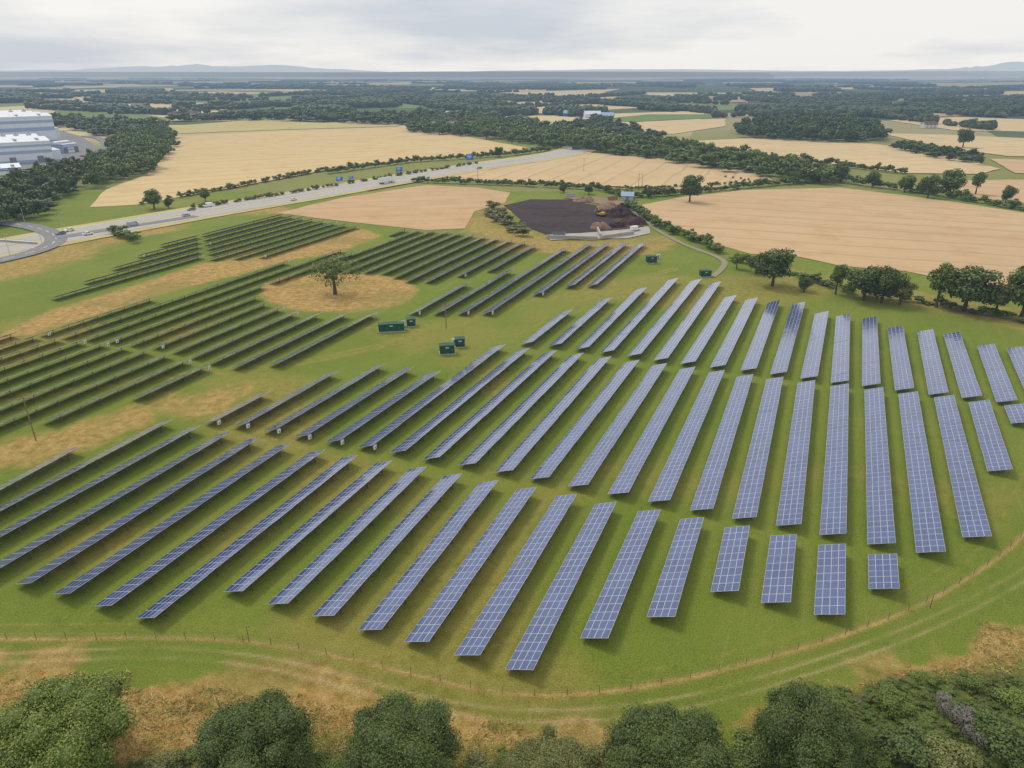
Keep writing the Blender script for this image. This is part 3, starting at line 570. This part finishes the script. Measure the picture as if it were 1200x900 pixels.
# ------------------------------------------------------------------ transformer cabins
def cabin(px,py,L,Wd,H,label,m='green'):
    x,y=at(px,py); r=empty('transformer_cabin',(x,y,0),RZ-R(58)); tag(r,label,'cabin')
    mb=MB(); mb.box((0,0,.15),(L+.4,Wd+.4,.3),'conc'); mb.build('plinth',r)
    mb=MB(); mb.box((0,0,.3+H/2),(L,Wd,H),m)
    k=int(L/.6)
    for i in range(k): mb.box((-L/2+.3+i*L/k,-Wd/2-.03,.3+H/2),(.12,.06,H*.94),m)
    mb.build('body',r)
    mb=MB(); mb.xprof([(-L/2-.15,.3+H),(L/2+.15,.3+H),(L/2+.15,.42+H),(0,.55+H),(-L/2-.15,.42+H)],-Wd/2-.15,Wd/2+.15,'dgreen'); mb.build('roof',r)
    for s in (-.25,.25):
        mb=MB(); mb.box((s*L,-Wd/2-.085,.3+H*.45),(1.1,.05,H*.85),'dgreen'); d=mb.build('door',r); mb=MB(); mb.box((s*L+.4,-Wd/2-.13,1.3),(.06,.05,.3),'silver'); mb.build('handle',d)
    mb=MB(); mb.box((0,-Wd/2-.09,.3+H*.8),(.9,.05,.4),'silver'); mb.build('vent',r)
    return r
cabin(459,388,7.5,2.2,2.1,'long dark green cabin with pale vent, left of the upper pair'); cabin(482,382,2.6,2.1,2.0,'small green cabin right of the long one in the upper pair')
cabin(524,414,4,2.2,2.2,'green cabin left of the lower pair near the middle block'); cabin(539,406,2.6,2.1,2.1,'small green cabin right of the lower pair near the middle block')
cabin(763,308,4,2.4,2.4,'green cabin beside the track below the soil yard'); cabin(826,324,4,2.2,2.0,'low green cabin at the bend of the gravel lane')
def switchbox(px,py,label):
    x,y=at(px,py); r=empty('switch_cabinet',(x,y,0),.3); tag(r,label,'cabinet'); mb=MB(); mb.box((0,0,.9),(1.4,.8,1.6),'white'); mb.build('body',r); mb=MB(); mb.box((0,0,1.74),(1.6,1,.08),'silver'); mb.build('roof',r); mb=MB(); mb.box((0,-.42,.9),(.6,.04,1.3),'grey'); mb.build('door',r)
switchbox(472,383,'white electrical cabinet between the upper pair of green cabins'); switchbox(533,404,'white electrical cabinet behind the lower pair of green cabins'); switchbox(771,303,'white electrical cabinet behind the cabin below the soil yard')
# ------------------------------------------------------------------ poles
def pole(px,py,h,label,lab2='utility pole'):
    x,y=at(px,py); r=empty('utility_pole',(x,y,0),.6); tag(r,label,lab2); mb=MB(); mb.cyl((0,0,-.3),(0,0,h),.15,.10,'wood'); mb.build('pole',r)
    mb=MB(); mb.box((0,.14,h-.5),(2.2,.12,.14),'wood'); ca=mb.build('crossarm',r)
    for s in (-.95,0,.95): mb=MB(); mb.cyl((s,.14,h-.43),(s,.14,h-.15),.07,.05,'silver',6); mb.build('insulator',r)
pole(42,516,10,'tall wooden utility pole at the left edge on the golden strip'); pole(523,385,8,'wooden utility pole behind the green cabins'); pole(684,201,10,'wooden utility pole in the central golden field, left one'); pole(752,222,10,'wooden utility pole at the hedge near the soil yard'); pole(748,222,10,'second wooden utility pole close beside the one near the soil yard'); pole(560,213,9,'wooden utility pole by the motorway corner')
def cam_pole(px,py,label):
    x,y=at(px,py); r=empty('camera_pole',(x,y,0)); tag(r,label,'camera pole'); mb=MB(); mb.cyl((0,0,-.2),(0,0,2.6),.05,.04,'steel'); mb.build('pole',r); mb=MB(); mb.box((.12,0,2.65),(.3,.12,.12),'grey'); mb.cyl((.27,0,2.65),(.33,0,2.63),.05,.06,'black'); mb.build('camera',r)
cam_pole(292,752,'thin pole at the fence corner below the panels, left'); cam_pole(1090,712,'thin pole at the fence on the right below the panels')
# ------------------------------------------------------------------ vehicles
def wheel_mesh(r,w):
    mb=MB(); mb.cyl((0,-w/2,0),(0,w/2,0),r,r,'black',14); mb.cyl((0,-w/2-.01,0),(0,w/2+.01,0),r*.55,r*.55,'silver',10); return mb.mesh('wheel')
WH=wheel_mesh(.33,.22); WL=wheel_mesh(.5,.35)
def car(x,y,rz,paint,label,z=.4,van=False,group='vehicles on the motorway'):
    r=empty('van' if van else 'car',(x,y,z),rz); tag(r,label,'van' if van else 'car',group)
    if van: pr=[(-2.6,.35),(2.6,.35),(2.65,.9),(2.2,1.25),(1.6,2.0),(1.3,2.2),(-2.55,2.2),(-2.6,1.9)]; wn=[(1.2,1.3),(2.1,1.3),(1.6,1.9),(1.2,1.95)]
    else: pr=[(-2.15,.32),(2.15,.3),(2.2,.65),(2.0,.85),(1.05,.98),(.4,1.42),(-1.1,1.45),(-1.85,1.02),(-2.15,.9)]; wn=[(-1.55,1.03),(.95,1.0),(.38,1.36),(-1.02,1.38)]
    mb=MB(); mb.xprof(pr,-.88,.88,paint); mb.build('body',r)
    mb=MB(); mb.xprof(wn,-.90,.90,'glass')
    if van: mb.prism([(2.19,-.75,1.27),(2.19,.75,1.27),(1.63,.7,1.97),(1.63,-.7,1.97)],[(2.23,-.75,1.27),(2.23,.75,1.27),(1.67,.7,1.97),(1.67,-.7,1.97)],'glass')
    else:
        mb.prism([(1.03,-.75,1.0),(1.03,.75,1.0),(.43,.68,1.41),(.43,-.68,1.41)],[(1.06,-.75,1.01),(1.06,.75,1.01),(.46,.68,1.42),(.46,-.68,1.42)],'glass')
        mb.prism([(-1.87,-.7,1.02),(-1.87,.7,1.02),(-1.15,.66,1.43),(-1.15,-.66,1.43)],[(-1.90,-.7,1.03),(-1.90,.7,1.03),(-1.18,.66,1.44),(-1.18,-.66,1.44)],'glass')
    mb.build('window',r)
    for sx in (-1.35,1.35):
        for s in (-.8,.8): obj('wheel',WH,r,(sx*(1.2 if van else 1),s,.33))
def lorry(x,y,rz,paint,cab,label,z=.4,group='vehicles on the motorway'):
    r=empty('lorry',(x,y,z),rz); tag(r,label,'lorry',group)
    mb=MB(); mb.xprof([(4.6,.6),(6.9,.6),(7.0,1.8),(6.7,3.1),(6.2,3.5),(4.6,3.6)],-1.2,1.2,cab); mb.build('cab',r)
    mb=MB(); mb.box((6.9,0,2.35),(.12,2.1,.9),'glass'); mb.build('windscreen',r)
    mb=MB(); mb.box((-1.4,0,2.65),(11.4,2.5,2.9),paint); mb.box((-1.4,0,1.0),(11.4,1.2,.3),'grey'); mb.box((-1.4,0,4.12),(11.45,2.55,.05),'silver'); mb.build('trailer',r)
    for sx in (-5.6,-4.3,3.4,5.9):
        for s in (-1,1): obj('wheel',WL,r,(sx,s,.5))
def on_mw(px,off):
    best=min(range(len(mw)-1),key=lambda i:abs((mw[i][0]/(mw[i][1]*cp+CH*sp)*F+600)-px)); a,b=mw[best],mw[best+1]; rz=math.atan2(b[1]-a[1],b[0]-a[0]); return a[0]-math.sin(rz)*off,a[1]+math.cos(rz)*off,rz
for px,off,kind,pt,lab in [(86,8,'c','white','white car on the motorway nearest the left slip road'),(98,-8,'c','white','second white car on the motorway near the left slip road'),(78,4,'c','grey','grey car on the motorway beside the roundabout'),(155,-5,'v','silver','pale van on the motorway at the left'),(215,-5,'c','silver','silver car on the motorway above the far left panels'),(240,8,'c','grey','dark car on the motorway below the golden field'),(262,11,'v','white','white van on the motorway below the golden field'),(330,-11,'c','white','white car on the motorway left of centre'),(446,-8,'l','white','white lorry on the motorway near the blue signs'),(548,-11,'c','grey','grey car on the motorway near the large blue sign')]:
    x,y,rz=on_mw(px,off); rz+=0 if off<0 else math.pi
    if kind=='c': car(x,y,rz,pt,lab)
    elif kind=='v': car(x,y,rz,pt,lab,van=True)
    else: lorry(x,y,rz,pt,pt,lab)
def sign(px,off,w,h,label,hp=1.8):
    x,y,rz=on_mw(px,off); r=empty('road_sign',(x,y,0),math.atan2(y,x)-math.pi/2+.25); tag(r,label,'road sign')
    for s in (-w*.3,w*.3): mb=MB(); mb.cyl((s,.12,-.2),(s,.12,hp+h*.9),.1,.1,'silver',8); mb.build('post',r)
    mb=MB(); mb.box((0,0,hp+h/2),(w,.1,h),'blue'); f=mb.build('panel',r)
    mb=MB()
    for zz,ww in ((.8,.55),(.6,.7),(.38,.4)): mb.box((-w*.08,-.07,hp+h*zz),(w*ww,.03,h*.08),'mark')
    for a,b,c,d in ((0,.02,w*.96,.08),(0,.98,w*.96,.08)): mb.box((0,-.07,hp+h*b),(c,.03,d),'mark')
    mb.build('lettering',r)
sign(573,20,6,5.2,'large blue motorway sign on two posts beside the far carriageway',2.5); sign(425,19,4.6,3.0,'blue motorway sign left of centre, left of the close pair'); sign(436,20,3,2.2,'smaller blue motorway sign right of the close pair'); sign(488,19,5,3.4,'blue motorway sign by the hedge at the middle of the motorway')
def lamp(px,py,label):
    x,y=at(px,py); r=empty('street_lamp',(x,y,0),random.uniform(-.4,.4)); tag(r,label,'street lamp'); mb=MB(); mb.cyl((0,0,0),(0,0,9),.12,.07,'silver'); mb.build('pole',r); mb=MB(); mb.cyl((0,0,9),(1.3,0,9.3),.05,.05,'silver',6); mb.build('arm',r); mb=MB(); mb.box((1.6,0,9.3),(.8,.3,.14),'silver'); mb.build('lamp_head',r)
for i,(px,py) in enumerate([(30,264),(74,272),(12,300),(52,296),(110,185)]): lamp(px,py,['street lamp on the far side of the slip road bend','street lamp where the slip road meets the motorway','street lamp on the near side of the roundabout at the left edge','street lamp inside the slip road bend','street lamp on the factory road behind the wood'][i])
mb=MB(); a=at(-10,283);b=at(44,287)
mb.box((0,0,.6),(math.dist(a,b),.5,1.2),'conc'); mb.box((0,0,1.24),(math.dist(a,b)+.2,.7,.08),'white')
for k in range(14): mb.box((-math.dist(a,b)/2+1+k*math.dist(a,b)/14,0,1.6),(.1,.1,.65),'silver')
mb.box((0,0,1.95),(math.dist(a,b),.1,.08),'silver')
tag(mb.build('parapet_wall',None,((a[0]+b[0])/2,(a[1]+b[1])/2,.0),math.atan2(b[1]-a[1],b[0]-a[0])),'pale bridge parapet beside the slip road at the left edge','wall')
# ------------------------------------------------------------------ buildings
def warehouse(p0,p1,dep,H,label,m='clad',m2='clad2',doors=4):
    L=math.dist(p0,p1); rz=math.atan2(p1[1]-p0[1],p1[0]-p0[0]); r=empty('warehouse',(p0[0],p0[1],0),rz); tag(r,label,'warehouse')
    mb=MB(); mb.box((L/2,dep/2,H/2),(L,dep,H),m)
    for i in range(int(L/6)): mb.box((3+i*6,-.1,H/2),(.3,.2,H),m)
    mb.build('wall',r)
    mb=MB(); mb.box((L/2,-.12,H*.80),(L-.5,.2,H*.10),m2); mb.box((L/2,-.12,H*.52),(L-.5,.2,H*.14),m2); mb.box((L/2,-.12,1.2),(L-.5,.2,2.4),m2); mb.box((L+.12,dep/2,H*.66),(.2,dep-1,H*.34),m2); mb.build('cladding_band',r)
    mb=MB(); nb=max(1,int(dep/30))
    for k in range(nb):
        y0=k*dep/nb;y1=(k+1)*dep/nb; mb.prism([(-.5,y0-.3 if k==0 else y0,H),(-.5,y1,H),(-.5,(y0+y1)/2,H+2.6)],[(L+.5,y0-.3 if k==0 else y0,H),(L+.5,y1,H),(L+.5,(y0+y1)/2,H+2.6)],'clad')
    rf=mb.build('roof',r)
    for i in range(5): mb=MB(); mb.box((L*(.1+.2*i),dep/nb*.25,H+1.75),(2.2,dep/nb*.3,.5),'silver'); mb.build('rooflight',rf)
    for i in range(doors): mb=MB(); mb.box((L*(.12+.76*i/max(1,doors-1)),-.35,2.6),(4.5,.2,5.2),'grey'); mb.build('loading_door',r)
    if H>10:
        for i in range(6): mb=MB(); mb.box((L*(.3+.12*i),dep*.5,H+3.2),(3.5,3,1.6),'silver'); mb.cyl((L*(.3+.12*i),dep*.5,H+4),(L*(.3+.12*i),dep*.5,H+5.6),.5,.5,'clad2'); mb.build('roof_plant',rf)
        mb=MB(); mb.box((L+4,dep*.3,H*.25),(8,dep*.35,H*.5),'clad'); mb.box((L+8.1,dep*.3,H*.3),(.2,dep*.33,H*.16),'glass'); mb.build('side_block',r)
warehouse(at(-70,198),at(64,189),75,17,'white warehouse with pale blue bands at the left edge, nearest one')
warehouse(at(-70,174),at(68,166),120,27,'taller white warehouse behind the nearest one at the left edge',doors=6)
warehouse(at(-60,210),at(26,204),14,5,'low blue fronted building in front of the white warehouses',m='blue',m2='white',doors=3)
warehouse(at(76,180),at(92,178),22,8,'small grey building right of the white warehouses',m='clad2',m2='clad',doors=2)
def house(px,py,L,D_,H,wall,label,rz=0,name='house',roof='tile'):
    x,y=at(px,py); r=empty(name,(x,y,0),rz); tag(r,label,'house' if name=='house' else 'barn')
    mb=MB(); mb.box((0,0,H/2),(L,D_,H),wall); mb.prism([(-L/2,-D_/2,H),(-L/2,D_/2,H),(-L/2,0,H+D_*.38)],[(L/2,-D_/2,H),(L/2,D_/2,H),(L/2,0,H+D_*.38)],wall); mb.build('wall',r)
    mb=MB()
    for s in (-1,1): mb.prism([(-L/2-.4,s*(D_/2+.4),H-.25),(-L/2-.4,0,H+D_*.38+.05),(-L/2-.4,0,H+D_*.38+.3),(-L/2-.4,s*(D_/2+.4),H)],[(L/2+.4,s*(D_/2+.4),H-.25),(L/2+.4,0,H+D_*.38+.05),(L/2+.4,0,H+D_*.38+.3),(L/2+.4,s*(D_/2+.4),H)],roof)
    rf=mb.build('roof',r)
    if name=='house':
        mb=MB(); mb.box((L*.3,0,H+D_*.38+.6),(.9,.9,1.8),'brick'); mb.build('chimney',rf)
        for i in range(3):
            for z in (1.5,4.2):
                mb=MB(); mb.box((-L*.3+i*L*.3,-D_/2-.03,z),(1.3,.06,1.2),'glass'); mb.build('window',r)
    else: mb=MB(); mb.box((0,-D_/2-.05,H*.42),(L*.25,.1,H*.8),'grey'); mb.build('door',r)
HS=[(205,139,16,9,6,'render','house','pale house left of the far houses behind the golden field','tile'),(228,137,20,9,6,'render','house','long pale house among trees behind the golden field','tile'),(262,136,13,9,6,'render','house','pale house in the middle of the far houses','tile'),(312,135,14,9,6,'brick','house','brick house right of the far pale houses','tile'),(330,137,11,8,5,'render','house','small pale house at the right end of the far houses','tile'),(548,150,44,14,4,'brick','barn','long brown barn with brown roof behind the tree belt','tile'),(520,151,30,14,4,'grey','barn','grey barn left of the long brown barn','grey'),(694,137,28,12,5,'clad','barn','pale farm building amid far central fields','clad'),(712,139,20,12,5,'grey','barn','grey farm building right of the pale one','clad2'),(668,136,22,12,5,'blue','barn','blue grey farm shed left of the pale farm building','clad2'),(684,175,22,10,3,'tile','barn','dark low shed where the motorway meets the trees','grey'),(882,124,30,12,6,'render','house','pale farmhouse far off right of centre','tile'),(1088,150,20,9,5,'render','house','pale farmhouse beyond the upper right field','tile'),(604,133,26,12,6,'clad','barn','white barn far off above the centre','clad'),(735,234,7,5,2.6,'clad2','barn','small grey shed beside the soil yard hedge','clad2')]
for px,py,L,D_,H,wl,nm,lab,rfm in HS: house(px,py,L,D_,H,wl,lab,random.uniform(-.3,.3),nm,rfm)
# ------------------------------------------------------------------ soil yard
sheet('bare_soil',[(590,241),(622,234),(668,234),(708,243),(722,262),(706,272),(640,275),(622,268)],'compost',z=.30,jag=1.2)
sheet('yard',[(700,240),(725,240),(745,252),(756,268),(730,274),(706,272),(722,262)],'soil',z=.28,jag=1)
sheet('yard',[(640,276),(680,274),(740,269),(760,266),(762,274),(735,280),(645,282)],'conc',z=.34,jag=.8)
sheet('yard',[(660,232),(700,231),(738,238),(730,244),(704,240)],'rubble',z=.36,jag=.8)
def heap(px,py,L,Wd,H,mat,label,rz=0,name='soil_heap'):
    x,y=at(px,py); n=44;m=26; U,Vv=np.meshgrid(np.linspace(-1,1,n),np.linspace(-1,1,m)); g_=RNG
    ed=.25*(fbm(U*L+px*3,Vv*Wd+py*3,.12)-.5)*2
    rr=np.clip(1-np.abs(U)**3-Vv**2+ed,0,1)**.75; rr[0,:]=rr[-1,:]=0; rr[:,0]=rr[:,-1]=0; Zz=H*rr*(.3+1.4*fbm(U*L+px,Vv*Wd+py,.25))-.05
    Vt=np.stack([U*L/2+g_.normal(size=U.shape)*.15,Vv*Wd/2+g_.normal(size=U.shape)*.15,Zz],-1).reshape(-1,3); I=np.arange(n*m).reshape(m,n); Qh=np.stack([I[:-1,:-1],I[:-1,1:],I[1:,1:],I[1:,:-1]],-1).reshape(-1,4)
    tag(obj(name,npmesh(name,Vt,Qh,mat),None,(x,y,.33),rz),label,'heap')
for i,(px,py,L,Wd,H,rz_) in enumerate([(636,243,34,18,.7,-.3),(664,250,40,22,.8,.1),(654,263,40,18,.7,-.1)]): heap(px,py,L,Wd,H,'compost','broad very low spread of dark soil, %s from the back in the yard'%w_[i],rz_)
heap(724,253,18,14,3.6,'compost','tall dark soil heap at the right of the yard',.4); heap(742,262,14,10,3,'soil','smaller brown heap at the right end of the yard',.1); heap(712,244,12,10,2.6,'rubble','pale brown rubble heap behind the dark heaps',.2); heap(704,268,10,7,2.4,'rubble','low rubble heap on the concrete yard',0); heap(684,236,13,9,2.2,'rubble','brown gravel heap behind the dark soil',0); heap(732,243,9,7,2.2,'soil','small brown heap at the back right of the yard',.3); heap(722,266,9,7,2.2,'compost','small dark heap at the front right of the yard',.3)
def bay_wall(p0,p1,h,label):
    a,b=at(*p0),at(*p1); L=math.dist(a,b); r=empty('block_wall',(a[0],a[1],.3),math.atan2(b[1]-a[1],b[0]-a[0])); tag(r,label,'wall'); n=int(L/1.65)
    mb=MB()
    for k in range(n):
        for j in range(int(h/.8)): mb.box((k*1.65+.82+(.4 if j%2 else 0),0,.4+j*.8),(1.58,.8,.76),'conc')
    mb.build('blocks',r)
bay_wall((640,280),(700,282),1.6,'pale concrete block wall along the near left of the yard'); bay_wall((703,281),(745,275),1.6,'pale concrete block wall along the near right of the yard'); bay_wall((700,270),(704,279),1.6,'short concrete block wall dividing the yard bays')
def skip(px,py,paint,label,rz=0):
    x,y=at(px,py); r=empty('skip',(x,y,.36),rz); tag(r,label,'container'); mb=MB(); mb.xprof([(-2.6,0),(2.6,0),(3,2.0),(-3,2.0)],-1.2,-1.1,paint); mb.xprof([(-2.6,0),(2.6,0),(3,2.0),(-3,2.0)],1.1,1.2,paint)
    mb.box((0,0,.06),(5.2,2.2,.1),paint); mb.prism([(-2.6,-1.1,.1),(-2.6,1.1,.1),(-3,1.1,2.0),(-3,-1.1,2.0)],[(-2.5,-1.1,.1),(-2.5,1.1,.1),(-2.9,1.1,2.0),(-2.9,-1.1,2.0)],paint); mb.prism([(2.6,-1.1,.1),(2.6,1.1,.1),(3,1.1,2.0),(3,-1.1,2.0)],[(2.5,-1.1,.1),(2.5,1.1,.1),(2.9,1.1,2.0),(2.9,-1.1,2.0)],paint); mb.build('body',r)
    mb=MB(); mb.box((0,1.26,1.6),(5.6,.1,.15),'grey'); mb.box((0,-1.26,1.6),(5.6,.1,.15),'grey'); mb.build('rim',r)
skip(668,231,'silver','pale open container behind the dark soil heaps',.2); skip(718,235,'brick','rusty red open container at the back of the yard',.5); skip(655,278,'grey','grey open container on the near yard',0)
def digger(px,py,label,rz):
    x,y=at(px,py); r=empty('excavator',(x,y,.36),rz); tag(r,label,'excavator')
    for s in (-1,1): mb=MB(); mb.xprof([(-1.9,.1),(1.9,.1),(2.2,.5),(1.9,.9),(-1.9,.9),(-2.2,.5)],s*1.1-.3,s*1.1+.3,'black'); mb.build('track',r)
    mb=MB(); mb.xprof([(-2.2,1.0),(1.4,1.0),(1.4,1.6),(-.4,2.2),(-2.2,2.1)],-1.2,1.2,'yellow'); mb.build('body',r)
    mb=MB(); mb.xprof([(-.2,1.7),(1.5,1.6),(1.3,3.0),(0,3.1)],.2,1.15,'glass'); mb.build('cab',r)
    mb=MB(); mb.cyl((1.2,-.3,1.8),(3.4,-.3,4.6),.28,.22,'yellow',6); mb.cyl((3.4,-.3,4.6),(5.2,-.3,2.2),.22,.16,'yellow',6); mb.build('arm',r); mb=MB(); mb.xprof([(4.8,2.2),(5.6,2.2),(5.7,1.2),(4.9,1.0)],-.8,.2,'grey'); mb.build('bucket',r)
digger(704,254,'yellow excavator working between the soil heaps',2.2)
x,y=at(744,271); car(x,y,.6,'white','white van parked at the right end of the yard',z=.36,van=True,group='vehicles in the soil yard')
for i in range(6):
    x,y=at(850+i*9,208+i*1.1); mb=MB(); mb.cyl((-.6,0,.75),(.6,0,.75),.75,.75,'rubble',16); mb.cyl((-.62,0,.75),(.62,0,.75),.3,.3,'wood',10); tag(mb.build('straw_bale',None,(x,y,.15),random.uniform(0,3)),'dark round bale, %s from the left in the central golden field'%w_[i],'bale')
for k in range(14):
    px=20+k*7; py=207-k*1.9-(k%2)*2; x,y=at(px,py); car(x,y,1.2,['white','grey','silver','blue','red'][k%5],'%s parked %s car from the left outside the warehouses'%(w_[k],['white','grey','silver','blue','red'][k%5]),z=.32,group='cars parked outside the warehouses')
# ------------------------------------------------------------------ hills
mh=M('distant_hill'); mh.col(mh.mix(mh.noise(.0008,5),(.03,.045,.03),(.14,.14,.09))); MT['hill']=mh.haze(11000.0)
def hill(px0,px1,top,D,seed,label=None):
    n=90; t=np.linspace(0,1,n); pxs=px0+(px1-px0)*t; X_=(pxs-600)/ (F/cp)*D
    prof=np.sin(t*math.pi)**.7*(.45+.55*vnoise(t*7+seed,t*0+seed*.37,1.0)+.14*vnoise(t*35,t*0+seed,1.0)); Hh=(85-top)*.00101*D*prof/prof.max()
    rows=[(-D*.03,0),(-D*.015,.55),(0,1),(D*.02,.6),(D*.05,0)]; V=[]
    for dy,k in rows: V.append(np.stack([X_,np.full(n,D)+dy,Hh*k+ (CH if k>0 else 0)*1.0*(k)-.5],-1))
    V=np.concatenate(V); I=np.arange(n*5).reshape(5,n); Qh=np.stack([I[:-1,:-1],I[:-1,1:],I[1:,1:],I[1:,:-1]],-1).reshape(-1,4)
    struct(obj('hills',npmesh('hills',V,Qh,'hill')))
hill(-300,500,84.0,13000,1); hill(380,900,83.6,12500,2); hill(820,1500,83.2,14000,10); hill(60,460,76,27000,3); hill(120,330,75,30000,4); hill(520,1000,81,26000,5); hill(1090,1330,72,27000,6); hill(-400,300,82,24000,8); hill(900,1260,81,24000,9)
# ------------------------------------------------------------------ world, sun, camera
w=bpy.data.worlds.new('World'); scene.world=w; w.use_nodes=True; nt=w.node_tree; nt.nodes.clear()
N=nt.nodes.new; Lk=nt.links.new
out=N('ShaderNodeOutputWorld'); bg=N('ShaderNodeBackground'); bg.inputs[1].default_value=.122
sky=N('ShaderNodeTexSky'); sky.sky_type='NISHITA'; sky.sun_disc=False; sky.sun_elevation=R(48); sky.sun_rotation=R(-45); sky.dust_density=2
tc=N('ShaderNodeTexCoord'); sep=N('ShaderNodeSeparateXYZ'); Lk(tc.outputs['Generated'],sep.inputs[0])
ad=N('ShaderNodeMath'); ad.operation='ADD'; ad.inputs[1].default_value=.10; Lk(sep.outputs[2],ad.inputs[0])
mx=N('ShaderNodeMath'); mx.operation='MAXIMUM'; mx.inputs[1].default_value=.03; Lk(ad.outputs[0],mx.inputs[0])
vd=N('ShaderNodeVectorMath'); vd.operation='DIVIDE'; cb_=N('ShaderNodeCombineXYZ')
for i in range(3): Lk(mx.outputs[0],cb_.inputs[i])
Lk(tc.outputs['Generated'],vd.inputs[0]); Lk(cb_.outputs[0],vd.inputs[1])
mp=N('ShaderNodeMapping'); mp.inputs['Scale'].default_value=(.5,.42,0); mp.inputs['Location'].default_value=(3.1,1.7,0); Lk(vd.outputs[0],mp.inputs[0])
no=N('ShaderNodeTexNoise'); no.inputs['Scale'].default_value=.8; no.inputs['Detail'].default_value=7; no.inputs['Roughness'].default_value=.52; Lk(mp.outputs[0],no.inputs['Vector'])
lr=N('ShaderNodeMath'); lr.operation='MULTIPLY_ADD'; lr.inputs[1].default_value=.16; Lk(sep.outputs[0],lr.inputs[0]); Lk(no.outputs[0],lr.inputs[2])
rp=N('ShaderNodeValToRGB'); e=rp.color_ramp.elements; e[0].position=.32; e[0].color=(4.9,5.3,5.9,1); e[1].position=.58; e[1].color=(7.7,7.55,7.3,1); Lk(lr.outputs[0],rp.inputs[0])
m2=N('ShaderNodeMix'); m2.data_type='RGBA'; m2.inputs[0].default_value=.92; Lk(sky.outputs[0],m2.inputs[6]); Lk(rp.outputs[0],m2.inputs[7]); Lk(m2.outputs[2],bg.inputs[0]); Lk(bg.outputs[0],out.inputs[0])
sd=bpy.data.lights.new('sun','SUN'); sd.energy=1.7; sd.angle=R(18); sd.color=(1,.94,.84); so=bpy.data.objects.new('sun',sd); COL.objects.link(so)
from mathutils import Vector
az,el=R(-45),R(52); dv=Vector((math.sin(az)*math.cos(el),math.cos(az)*math.cos(el),math.sin(el))); so.rotation_euler=dv.to_track_quat('Z','Y').to_euler(); sky.sun_elevation=el
cam=bpy.data.cameras.new('camera'); cam.sensor_width=36; cam.lens=F/1200*36; cam.clip_end=200000; cam.clip_start=1; co=bpy.data.objects.new('camera',cam); COL.objects.link(co); co.location=(0,0,CH); co.rotation_euler=(math.pi/2-PITCH,0,0); scene.camera=co
scene.view_settings.view_transform='Standard'; scene.view_settings.look='None'; scene.view_settings.exposure=0
